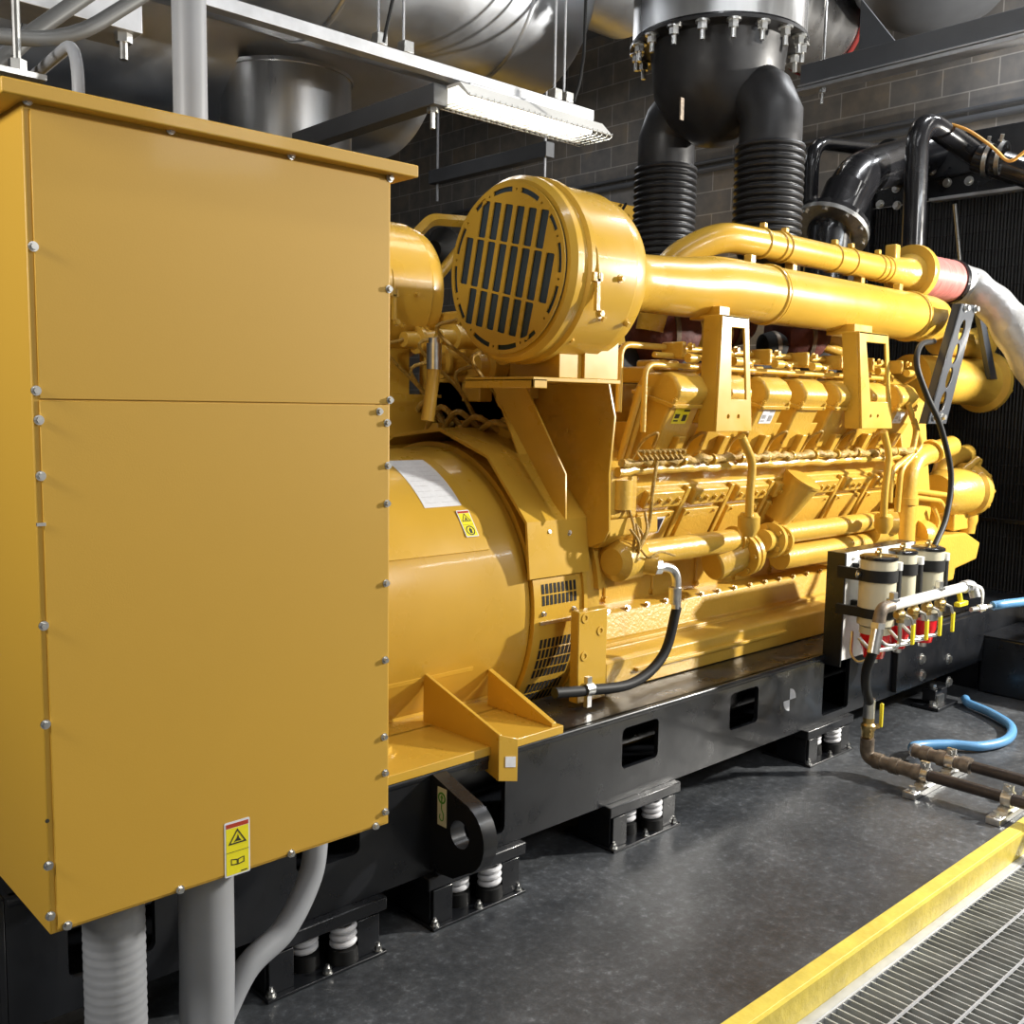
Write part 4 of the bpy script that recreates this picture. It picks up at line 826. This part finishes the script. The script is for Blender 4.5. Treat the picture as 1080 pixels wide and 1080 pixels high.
while zz < 3.1: cyl(b, (RX-.054, yR, zz), (RX-.054, yL-.1, zz), .0028, n=5); zz += .12
obj('guard_mesh', b, 'dark', rd, kind='stuff')
for u, v in ((943, 198), (983, 180), (997, 192), (1020, 190), (944, 216), (926, 215), (1035, 174)):
    b = B(); q = PX(u, v, RX-.062); bolt(b, V((RX-.06 if q.z > 3.3 else RX-.03, q.y, q.z)), -X_, .022, .02); obj('bolt', b, 'zinc', rd)
rb = thing('box_beam', 'low black steel box beam on the floor at the right edge', 'beam', (6.3, 2.2, 0))
b = B(); box(b, (6.16, 1.5, .0), (6.95, 2.44, .345)); obj('beam', b, 'frame', rb, bev=.01)
b = B(); box(b, (6.16, 1.5, .345), (6.9, 2.44, .352)); obj('top_plate', b, 'frame', rb)
b = B(); box(b, (6.2, 2.46, .0), (6.95, 4.3, .5)); obj('cross_beam', b, 'frame', rb)
cl = thing('floor_clip', 'small black bracket with bolts on the floor under the filters', 'bracket', (5.3, 2.4, 0))
b = B(); q = PZ(990, 745, 0); box(b, q+V((-.12, -.05, 0)), q+V((.14, .10, .02))); box(b, q+V((-.05, .0, .02)), q+V((.10, .08, .10))); obj('body', b, 'frame', cl, bev=.004)
b = B(); bolt(b, q+V((-.08, -.0, .02)), Z_, .02, .02); bolt(b, q+V((.0, .04, .10)), Z_, .02, .02); box(b, q+V((-.04, -.012, .02)), q+V((.04, .0, .07))); obj('bolt', b, 'zinc', cl)

# ------------------------------------------------------------------ overhead ducts, strut, light
dk = thing('insulated_silencer', 'large bright metal-clad silencer drum hanging overhead, lamp strut in front', 'silencer', (1, 4.26, 3.38))
b = B(); lathe(b, [(-3.9, .50), (-3.9, .52), (3.99, .52), (4.01, .51), (4.01, .3)], (0, 4.26, 3.90), X_, 96); obj('cladding', b, 'steel', dk)
for x in (1.2, 2.6, 3.6): b = B(); lathe(b, [(-.015, .5212), (-.008, .526), (.008, .526), (.015, .5212)], (x, 4.26, 3.90), X_, 96, cap=False); obj('seam_band', b, 'steel', dk)
dz = 3.83; dd2 = thing('far_silencer', 'dark metal-clad silencer drum behind, with a round stainless stub below', 'silencer', (1, 5.5, dz-.6))
b = B(); lathe(b, [(-3.9, .5), (-3.9, .58), (3.86, .58), (3.93, .56), (3.95, .3)], (0, 5.5, dz), X_, 96); obj('cladding', b, 'steel', dd2)
xs = PY(302, 120, 5.15).x; SR = .36
zt_s = PY(310, 58, 5.15-SR).z; zb = PY(302, 140, 5.15-SR).z-.05
b = B(); cyl(b, (xs, 5.15, zb), (xs, 5.15, zt_s), SR, n=64); obj('outlet_stub', b, 'steelv', dd2)
b = B(); lathe(b, [(zb-.005, SR-.02), (zb-.005, SR+.008), (zb+.01, SR+.008), (zb+.01, SR)], (xs, 5.15, 0), Z_, 64, cap=False); obj('stub_rim', b, 'steelv', dd2); b = B(); lathe(b, [(zt_s-.02, SR), (zt_s-.02, SR+.01), (zt_s, SR+.01), (zt_s, SR-.05)], (xs, 5.15, 0), Z_, 64, cap=False); obj('stub_rim', b, 'steelv', dd2)
b = B(); cyl(b, (xs, 5.15, zb-.18), (xs, 5.15, zb), SR-.035, n=64); obj('stub_sleeve', b, 'steelv', dd2)
d3 = thing('exhaust_duct', 'shiny horizontal duct meeting the stainless stack from the left, at the top', 'duct', (4.8, 4.6, 4.13))
b = B(); lathe(b, [(4.2, .3), (4.2, .42), (5.3, .42), (5.32, .3)], (0, 4.65, 4.57), X_, 72); obj('cladding', b, 'steel', d3)
ce = PY(866, 30, 4.6)
d4 = thing('flanged_duct', 'pale duct end with a red gasket ring, right of the stainless stack', 'duct', (ce.x, 4.6, ce.z-.38))
b = B(); lathe(b, [(-1.3, .3), (-1.3, .36), (0, .36), (.01, .3)], (ce.x, 4.6, ce.z), X_, 64); obj('cladding', b, 'steelv', d4)
b = B(); lathe(b, [(-.03, .365), (-.025, .378), (.012, .378), (.014, .3)], (ce.x, 4.6, ce.z), X_, 64, cap=False); obj('red_band', b, mat('red_gasket', (.30, .035, .03), .5), d4)
for dx in (-.9, -.2): b = B(); cyl(b, (ce.x+dx, 4.6, ce.z+.3), (ce.x+dx, 4.6, 5.8), .01, n=8); obj('hanger_rod', b, 'galv', d4)
t4 = B(); q = PX(974, 0, 7.4); lathe(t4, [(-.33, .05), (-.30, .22), (-.20, .42), (-.06, .55), (.15, .60), (1.2, .60)], (7.55, q.y, q.z+.16), Z_, 64); obj('grey_tank_duct', t4, 'beam', label='dark grey rounded duct bottom in the top right corner', cat='duct')
bt = thing('ceiling_beam', 'long grey steel beam with pale channel below, running to the top right corner', 'beam', (6.5, 2.8, 3.95))
b = B(); box(b, (6.5, .6, 3.975), (6.58, 4.085, 4.12)); obj('web', b, 'beam', bt, bev=.004)
b = B(); box(b, (6.47, .6, 3.962), (6.60, 4.085, 3.975)); box(b, (6.47, .6, 3.93), (6.485, 4.12, 3.955)); box(b, (6.485, .6, 3.93), (6.6, 4.12, 3.936)); obj('channel', b, 'galv', bt, bev=.002)
b = B(); q = PX(867, 100, 6.53); cyl(b, (6.53, q.y, 3.83), (6.53, q.y, 5.8), .010, n=10); cyl(b, (6.53, q.y, 3.905), (6.53, q.y, 3.93), .025, n=6); obj('threaded_rod', b, 'zinc', bt)
b = B(); q = PX(930, 30, 6.7); prism(b, [V((6.62, q.y+.12, 4.5)), V((6.62, q.y+.12, 3.98)), V((6.62, q.y-.28, 3.98))], (.03, 0, 0)); obj('gusset', b, 'beam', bt)

ZS = 3.12; SY = 3.60
q = PY(622, 131, SY)
sb = thing('lamp_strut', 'long pale steel channel hung overhead carrying the lamp', 'strut', (1.5, SY, ZS))
b = B(); box(b, (-3, SY-.028, ZS), (q.x, SY+.028, ZS+.05)); obj('channel', b, 'galv', sb, bev=.002)
for u in (399, 427, 585, 597):
    x = PY(u, 80, SY).x; b = B(); cyl(b, (x, SY+(.0 if u in (399, 585) else .012), ZS+.05), (x, SY+(.0 if u in (399, 585) else .012), 5.8), .006, n=8); obj('hanger_rod', b, 'galv', sb)
    b = B(); box(b, (x-.025, SY-.032, ZS+.05), (x+.025, SY+.02, ZS+.10)); obj('beam_clip', b, 'zinc', sb, bev=.003)
b = B(); tube(b, smooth_path([V((PY(400, 66, SY).x, SY-.03, ZS+.06)), V((PY(410, 40, SY).x, SY-.03, ZS+.25)), V((PY(432, 5, SY).x, SY, ZS+.6)), V((PY(432, 5, SY).x+.02, SY, 5.7))], 8), .008, 8); obj('lamp_cable', b, 'rubber', sb)
b = B(); tube(b, smooth_path([V((q.x-.15, SY-.03, ZS+.06)), V((q.x-.10, SY-.03, ZS+.22)), V((q.x-.05, SY, ZS+.6)), V((q.x-.05, SY, 5.7))], 8), .008, 8); obj('lamp_cable', b, 'rubber', sb)
lx0 = PY(477, 112, 3.58).x; lx1 = PY(627, 152, 3.58).x; lz = 3.03
lp = thing('fluorescent_lamp', 'lit white fluorescent lamp with wire guard hanging below the strut', 'lamp', ((lx0+lx1)/2, 3.58, lz))
b = B(); prism(b, [V((lx0, y, z)) for y, z in ((3.46, lz), (3.475, lz), (3.54, lz+.055), (3.62, lz+.055), (3.685, lz), (3.70, lz), (3.63, lz+.07), (3.53, lz+.07))], (lx1-lx0, 0, 0)); obj('reflector', b, 'white', lp)
b = B(); box(b, (lx0+.08, 3.555, lz+.07), (lx1-.04, 3.605, ZS)); obj('ballast_box', b, 'galv', lp, bev=.003)
for y in (3.535, 3.625): b = B(); cyl(b, (lx0+.03, y, lz+.02), (lx1-.08, y, lz+.02), .016, n=16); obj('glowing_tube', b, 'tube', lp)
b = B()
for y in (3.47, 3.52, 3.58, 3.64, 3.69): cyl(b, (lx0, y, lz-.012), (lx1, y, lz-.012), .0022, n=6)
n_ = 26
for k in range(n_+1):
    x = lx0+(lx1-lx0)*k/n_; tube(b, bend([V((x, 3.46, lz+.01)), V((x, 3.465, lz-.014)), V((x, 3.695, lz-.014)), V((x, 3.70, lz+.01))], .012, 3), .0022, 6)
obj('wire_guard', b, 'zinc', lp)
# trapeze beams under the silencers
for nm, x, y0, y1, z0, z1, lab in (('trapeze_beam', 2.84, 3.62, 5.0, 3.01, 3.10, 'short grey trapeze beam right of the stainless stub'),):
    b = B(); box(b, (x, y0, z0), (x+.08, y1, z1)); o = obj(nm, b, 'beam', label=lab, cat='beam', bev=.003)
    b = B(); cyl(b, (x+.04, y0+.06, z0-.09), (x+.04, y0+.06, z0), .012, n=10); cyl(b, (x+.04, y0+.06, z0-.02), (x+.04, y0+.06, z0), .026, n=6); 
    o['_o'] = tuple(o.location); obj('rod_end', b, 'zinc', o)
p = PX(576, 150, 4.9); q = PX(452, 176, 4.9)
b = B(); box(b, (4.9, p.y, p.z-.09), (4.98, q.y, p.z+.01)); o = obj('trapeze_beam', b, 'beam', label='dark grey trapeze beam directly below and behind the lamp', cat='beam', bev=.003)
b = B()
for yy in (p.y+.05, q.y-.06): cyl(b, (4.94, yy, p.z-.22), (4.94, yy, p.z-.09), .010, n=8); cyl(b, (4.94, yy, p.z), (4.94, yy, 5.8), .010, n=8)
obj('rod_end', b, 'galv', o)
# top-left clutter
tl = thing('overhead_strut', 'pale perforated channel crossing the top left corner, bolt hanging from its end', 'strut', (.6, 3.0, 3.0))
p = PY(144, 20, 2.9); b = B(); box(b, (-1.5, 2.86, p.z-.05), (p.x, 3.02, p.z+.05)); obj('channel', b, 'galv', tl, bev=.002)
for dx in (-.9, -.12): b = B(); cyl(b, (p.x+dx, 2.97, p.z+.05), (p.x+dx, 2.97, 5.8), .007, n=8); obj('hanger_rod', b, 'galv', tl)
b = B(); q = PY(133, 30, 2.88); cyl(b, (q.x, 2.9, p.z-.12), (q.x, 2.9, p.z-.05), .012, n=10); cyl(b, (q.x, 2.9, p.z-.075), (q.x, 2.9, p.z-.05), .024, n=6); obj('bolt', b, 'zinc', tl)
b = B(); tube(b, [PY(-30, 96, 2.7), PY(36, 33, 2.7), PY(110, -18, 2.7)], .020, 14); obj('thin_conduit', b, 'tubegrey', label='straight grey conduit slanting across the top left corner', cat='conduit')
b = B(); tube(b, bend([PY(-30, 36, 2.6), PY(72, 44, 2.6), PY(175, -20, 2.6)], .15, 8), .018, 14); obj('thin_conduit', b, 'tubegrey', label='grey conduit with a shallow bend in the top left corner', cat='conduit')
tr = thing('cable_tray', 'perforated grey tray side piece in the top left corner', 'cable tray', (.6, 3.3, 3.2))
p0, p1 = PY(-20, 62, 3.2), PY(52, -2, 3.2); dv = (p1-p0).normalized(); up_ = V((0, 0, 1)); L = (p1-p0).length
hl = [rrect(p0+dv*(L*(k+.6)/9)+up_*.0, dv, up_, .055, .025, .008, 3) for k in range(8)]
b = B(); holed(b, [p0-up_*.06, p1-up_*.06, p1+up_*.06, p0+up_*.06], hl, (0, .01, 0)); obj('side_rail', b, 'beam', tr)
b = B(); q = PY(18, 60, 2.5); zc_ = PY(18, 78, 2.5).z; cyl(b, (q.x, 2.5, zc_), (q.x, 2.5, 5.8), .009, n=10); cyl(b, (q.x, 2.5, zc_), (q.x, 2.5, zc_+.03), .02, n=6); box(b, (q.x-.12, 2.46, zc_-.012), (q.x+.05, 2.54, zc_)); obj('hanger', b, 'zinc', label='thin hanger rod with flat foot above the cabinet lid corner', cat='hanger')

# conduits on the end wall, far yellow set
for zz, r, u in ((PX(1000, 120, 8.57).z, .018, 0), (PX(1000, 130, 8.57).z, .030, 1)):
    b = B(); cyl(b, (8.565, .5, zz), (8.565, 10.5, zz), r, n=12); obj('wall_conduit', b, 'beam', label=['thin dark conduit, the upper of two running along the block wall', 'thicker dark conduit, the lower of two running along the block wall'][u], cat='conduit')
fg = thing('far_cabinet', 'yellow cabinet edge far behind, left of the ribbed bellows', 'cabinet', (6.9, 6.9, 0))
p = PY(636, 210, 6.6); q = PY(775, 262, 6.6)
b = B(); box(b, (p.x, 6.6, 0), (min(q.x, 8.4), 7.4, p.z)); obj('body', b, 'cabinet', fg, bev=.01)
b = B(); tube(b, smooth_path([PY(660, 215, 6.55), PY(656, 225, 6.5), PY(664, 238, 6.5), PY(672, 226, 6.5)], 5), .014, 8); obj('cable', b, 'rubber', fg)
yf = thing('yellow_lifting_frame', 'bent yellow tube frame behind the slotted air cleaner', 'frame', (3.6, 4.3, 2.3))
b = B(); tube(b, bend([PY(425, 262, 4.4), PY(455, 231, 4.4), PY(505, 235, 4.4)], .05), .032, 4); obj('upper_tube', b, 'yellow', yf)
b = B(); tube(b, [PY(430, 330, 4.4), PY(500, 245, 4.3)], .03, 14); obj('lower_tube', b, 'yellow', yf)
b = B(); q = PY(468, 262, 4.6); lathe(b, [(-.1, .05), (0, .12), (.1, .08)], q, V((1, .3, .2)), 18); obj('hose_bundle', b, 'rubber', yf)

# ------------------------------------------------------------------ fuel filters
PYN = 2.37
p0 = PY(893, 590, PYN); p0.z += .028; p1 = PY(955, 572, PYN); zb = RT-.02
fp = thing('filter_panel', 'upright white-faced panel with black side flange carrying three filters', 'panel', ((p0.x+p1.x)/2, PYN, zb))
b = B(); box(b, (p0.x, PYN, zb), (p1.x+.10, PYN+.012, p0.z)); obj('face', b, 'white', fp, bev=.002)
b = B(); box(b, (p0.x-.012, PYN, zb-.03), (p0.x, PYN+.095, p0.z+.002)); box(b, (p0.x, PYN+.013, p0.z-.02), (p1.x+.10, PYN+.095, p0.z+.002)); box(b, (p1.x+.10, PYN-.002, zb), (p1.x+.112, PYN+.095, p0.z+.002)); obj('side_flange', b, 'frame', fp, bev=.002)
for dx in (.06, .25, .45): b = B(); bolt(b, (p0.x+dx, PYN, p0.z-.03), -Y_, .006, .006); obj('bolt', b, 'zinc', fp)
FY = 2.21
fl = ['cream fuel filter with black cap, nearest of the three', 'slimmer cream fuel filter in the middle of the three', 'cream fuel filter, farthest right of the three']
cx = [PY(924, 640, FY).x, PY(951, 640, FY+.01).x, PY(975, 640, FY).x]
z1_ = PY(924, 590, FY).z
for k in range(3):
    r = (.083, .066, .078)[k]; x = cx[k]; y = (FY, FY+.02, FY)[k]
    t_ = thing('fuel_filter', fl[k], 'filter', (x, y, .56), 'fuel filters on the panel')
    b = B(); lathe(b, [(.70, r*.8), (.71, r), (z1_-.01, r), (z1_, r*.97)], (x, y, 0), Z_, 36); obj('canister', b, 'cream', t_)
    b = B(); lathe(b, [(z1_, r*1.04), (z1_+.012, r*1.04), (z1_+.018, r*.9)], (x, y, 0), Z_, 36); obj('cap', b, 'black', t_)
    b = B(); cyl(b, (x, y, z1_+.018), (x, y, z1_+.05), .011, n=12); cyl(b, (x-.03, y, z1_+.035), (x+.03, y, z1_+.035), .006, n=8); obj('tee_handle', b, 'brass', t_)
    for za, zz_ in ((z1_-.10, z1_-.045), (.745, .79)):
        b = B(); lathe(b, [(za, r+.001), (za, r+.006), (zz_, r+.006), (zz_, r+.001)], (x, y, 0), Z_, 36, cap=False); box(b, (x-r*.98, y+r*.2, za), (x-r*.7, PYN, zz_)); box(b, (x+r*.7, y+r*.2, za), (x+r*.98, PYN, zz_)); obj('strap', b, 'rubber', t_)
    b = B(); bolt(b, (x-r*.8-.03, y+.05, z1_-.07), -Y_, .012, .01); obj('strap_bolt', b, 'zinc', t_)
    b = B(); cyl(b, (x, y, .668), (x, y, .70), r*.86, n=30); obj('drain_head', b, 'cream' if k == 0 else 'zinc', t_)
    b = B(); lathe(b, [(.545, .02), (.552, r*.55), (.60, r*.68), (.62, r*.78), (.668, r*.80)], (x, y, 0), Z_, 30); obj('red_bowl', b, 'red', t_, label='red see-through bowl')
    b = B(); cyl(b, (x, y, .528), (x, y, .546), .020, n=14); obj('drain_plug', b, 'zinc', t_)
    b = B(); cyl(b, (x+r+.012, y-.045, .70), (x+r+.012, y-.045, z1_-.055), .022, n=16); obj('side_tube', b, 'rubber', t_)
    b = B(); cyl(b, (x+r+.012, y-.045, z1_-.055), (x+r+.012, y-.045, z1_-.018), .024, n=16); obj('tube_cap', b, 'white', t_)
mf = thing('fuel_manifold', 'white horizontal manifold pipe with brass valves in front of the filters', 'manifold', (4.4, 2.03, .75))
MY = 2.04; a0 = PY(936, 640, MY); a1 = PY(1018, 624, MY-.01); a1.z = a0.z; a1.y = MY
b = B(); cyl(b, a0, a1, .024, n=20); obj('pipe', b, 'white', mf)
b = B(); cyl(b, a1, a1+V((.06, 0, 0)), .03, n=16); tube(b, bend([a1+V((.03, 0, 0)), a1+V((.10, 0, 0)), a1+V((.10, -.02, -.06))], .03), .026, 14); obj('end_tee', b, 'galv', mf)
b = B(); tube(b, bend([a0+V((.03, 0, 0)), a0+V((-.055, 0, 0)), a0+V((-.075, 0, -.07))], .05), .027, 16); obj('end_elbow', b, 'fitting', mf)
for x in (a0.x+.0, a0.x+.45): b = B(); bolt(b, (x+.05, MY, a0.z+.022), Z_, .02, .03); obj('pipe_plug', b, 'zinc', mf)
for k in range(4):
    x = a0.x+.115+.135*k
    b = B(); cyl(b, (x, MY, a0.z-.02), (x, MY-.005, a0.z-.085), .017, n=12); lathe(b, [(-.028, .014), (-.014, .024), (.014, .024), (.028, .014)], (x, MY, a0.z-.05), X_, 14); v_ = obj('ball_valve', b, 'brass', mf)
    b = B(); pts = [V((x-.01, MY-.03, a0.z-.045)), V((x+.02, MY-.045, a0.z-.06)), V((x+.045, MY-.045, a0.z-.10))]; tube(b, pts, .006, 8); obj('lever', b, 'zinc', v_)
    b = B(); box(b, (x+.036, MY-.052, a0.z-.185), (x+.056, MY-.038, a0.z-.09)); obj('grip', b, 'handle', v_, bev=.004)
    b = B(); tube(b, bend([V((x+.01, MY, a0.z-.08)), V((x+.02, MY, a0.z-.20)), V((x-.16, MY+.04, a0.z-.20)), V((x-.16, MY+.10, a0.z-.15))], .04), .009, 10); obj('drain_tube', b, 'zinc', mf)
b = B(); cyl(b, (a1.x-.05, MY-.012, a0.z-.065), (a1.x-.05, MY, a0.z-.01), .012, n=10); box(b, (a1.x-.10, MY-.03, a0.z-.085), (a1.x, MY, a0.z-.062)); obj('wing_handle', b, 'handle', mf, bev=.005)
b = B()
for k in range(3): tube(b, smooth_path([a1+V((-.01+.01*k, -.02, .02)), a1+V((.06+.01*k, -.06, -.01)), a1+V((.11, -.05, -.13))], 5), .004, 6)
obj('tie_strap', b, 'white', mf)
b = B(); q = PY(903, 668, 2.3); tube(b, bend([PY(899, 666, 2.33), PY(897, 690, 2.3), PY(905, 700, 2.25), PY(918, 694, 2.2)], .05), .007, 8); obj('sight_tube', b, 'zinc', mf)
e0 = a0+V((-.075, 0, -.07)); fh = thing('fuel_hose', 'black fuel hose hanging from the manifold elbow to the brass floor valve', 'hose', (4.3, 2.1, .2))
vz = PX(921, 745, 4.33)
vx, vy = 4.33, 2.20
b = B(); h0 = e0+V((-.03, 0, -.11)); tube(b, smooth_path([h0, h0.lerp(V((vx, vy, .36)), .35)+V((-.05, 0, 0)), h0.lerp(V((vx, vy, .36)), .7)+V((-.045, 0, 0)), V((vx, vy, .34))], 8), .021, 16); obj('hose', b, 'rubber', fh)
b = B(); cyl(b, e0, h0+V((-.003, 0, -.01)), .026, .026, 16); cyl(b, e0+V((0, 0, .01)), e0+V((-.004, 0, -.015)), .033, n=6); obj('crimp', b, 'zinc', fh)
b = B(); cyl(b, (vx, vy, .36), (vx, vy, .27), .027, n=16); obj('crimp', b, 'zinc', fh)
fv = thing('floor_valve', 'brass ball valve with upright yellow lever on the near floor pipe', 'valve', (vx, vy, .17))
b = B(); lathe(b, [(.17, .018), (.18, .028), (.205, .028), (.215, .034), (.235, .034), (.245, .026), (.27, .026)], (vx, vy, 0), Z_, 16); cyl(b, (vx, vy, .22), (vx+.035, vy-.035, .23), .012, n=10); obj('body', b, 'brass', fv)
b = B(); box(b, (vx+.03, vy-.05, .225), (vx+.045, vy-.035, .34)); obj('lever', b, 'handle', fv, bev=.004)
# floor pipes (run towards the kerb)
def floorpipe(x, ytop, label, elbow):
    t_ = thing('floor_pipe', label, 'pipe', (x, 1.8, 0), 'black fuel pipes on the floor'); z = .075
    b = B(); cyl(b, (x, ytop-.28, z), (x, .2, z), .026, n=20); obj('pipe', b, 'iron', t_)
    b = B()
    if elbow: tube(b, bend([V((x, ytop-.25, z)), V((x, ytop, z)), V((x, ytop, .17))], .06), .032, 18)
    else: cyl(b, (x, ytop-.25, z), (x, ytop, z), .03, n=18)
    for yy_ in (ytop-.06, ytop-.14, ytop-.25): lathe(b, [(-.02, .038), (.02, .038)], (x, yy_, z), Y_, 18)
    obj('union', b, 'fitting', t_)
    for yy_ in (1.92, 1.56):
        b = B(); lathe(b, [(-.02, .028), (-.02, .036), (.02, .036), (.02, .028)], (x, yy_, z), Y_, 20, cap=False); box(b, (x-.008, yy_-.02, z+.03), (x+.008, yy_+.02, z+.06)); bolt(b, (x-.008, yy_, z+.045), -X_, .012, .014); box(b, (x-.05, yy_-.022, 0.03), (x+.05, yy_+.022, .045)); obj('pipe_clamp', b, 'zinc', t_)
    return t_
floorpipe(4.33, 2.20, 'black iron floor pipe nearer the camera, under the brass valve', True)
floorpipe(4.60, 2.10, 'black iron floor pipe behind the first, joined to the blue hose', False)
for i, yy_ in enumerate((1.92, 1.56)):
    b = B(); box(b, (4.18, yy_-.03, 0), (4.72, yy_+.03, .03)); o = obj('pipe_support', b, 'zinc', label=['flat metal support channel under the floor pipes, farther from the kerb', 'flat metal support channel under the floor pipes, beside the yellow kerb'][i], cat='support', bev=.003)
    o['_o'] = tuple(o.location)
    for xx_ in (4.21, 4.46, 4.69): b = B(); bolt(b, (xx_, yy_, .03), Z_, .014, .018); obj('bolt', b, 'zinc', o)
b = B(); hp = [V((4.60, 2.09, .07)), PZ(965, 787, .04), PZ(1000, 785, .035), PZ(1035, 787, .03), PZ(1062, 780, .03), PZ(1066, 766, .03), PZ(1045, 752, .03), PZ(1022, 742, .03), PZ(1018, 737, .03)]
bh = thing('blue_floor_hose', 'blue hose looping across the floor from the rear floor pipe', 'hose', (5, 2.2, 0))
tube(b, smooth_path(hp, 10), .024, 16); obj('hose', b, 'blue', bh)
b = B(); d = (hp[1]-hp[0]).normalized(); cyl(b, hp[0]+V((0, .0, 0)), hp[0]+d*.10, .030, n=16); obj('crimp', b, 'galv', bh)
ub = thing('blue_upper_hose', 'blue hose with metal fittings leaving the frame at the right edge', 'hose', (5.2, 1.9, .8))
u0 = PY(1024, 643, 1.97); hz2 = [u0, PY(1047, 639, 1.93), PY(1060, 637, 1.90), PY(1100, 630, 1.85), V((6.6, 1.75, .8)), V((7.02, 1.8, .75))]
b = B(); tube(b, smooth_path(hz2[1:], 6), .022, 14); obj('hose', b, 'blue', ub)
b = B(); tube(b, [u0, hz2[1]], .012, 10); d = (hz2[1]-u0); cyl(b, u0+d*.35, u0+d*.6, .018, n=6); obj('fitting', b, 'zinc', ub)

# ------------------------------------------------------------------ light
def area(name, loc, tgt, sx, sy, power, col=(1, 1, 1)):
    l = bpy.data.lights.new(name, 'AREA'); l.shape = 'RECTANGLE'; l.size = sx; l.size_y = sy; l.energy = power; l.color = col
    o = bpy.data.objects.new(name, l); COL.objects.link(o); o.location = loc; o.rotation_euler = (V(tgt)-V(loc)).to_track_quat('-Z', 'Y').to_euler(); return o
area('key_fill_light', (7.8, -.6, 2.9), (3.4, 3.0, 1.2), .2, .2, 620, (1, .96, .88))
area('key_fill_light', (-1.3, 1.7, 2.7), (.6, 2.3, 1.6), .5, .5, 55, (1, .97, .92))  # unseen fill set close so it brightens mainly the cabinet's left side
area('key_fill_light', (3.2, -2.6, 3.6), (1.3, 2.0, 1.3), .8, .8, 58, (1, .98, .95))  # unseen fill light added to brighten the cabinet front
area('added_strip_light', (5.4, -1.2, 3.7), (4.6, 2.2, 2.4), 3.2, .10, 32, (.9, .95, 1))  # unseen strip added for a line highlight on the silencer drum, plus front fill
for (x, y, z, p, L) in ((2.6, 1.3, 4.7, 35, 3.6), (7.2, 2.2, 5.4, 110, 2.2), (1.5, 7.6, 5.2, 18, 2.2), (6.2, 7.8, 5.2, 26, 2.2)):  # unseen overhead strips added for duct highlights and a brighter block wall
    area('added_strip_light', (x, y, z), (x, y, 0), L, .16, p, (.95, .97, 1))
w = bpy.data.worlds.new('World'); SC.world = w; w.use_nodes = True
w.node_tree.nodes['Background'].inputs[0].default_value = (.6, .65, .7, 1); w.node_tree.nodes['Background'].inputs[1].default_value = .05
SC.view_settings.view_transform = 'Standard'; SC.view_settings.look = 'None'; SC.view_settings.gamma = 1; SC.view_settings.use_curve_mapping = False
SC.view_settings.exposure = 0.0
for o in bpy.data.objects:
    if '_o' in o: del o['_o']
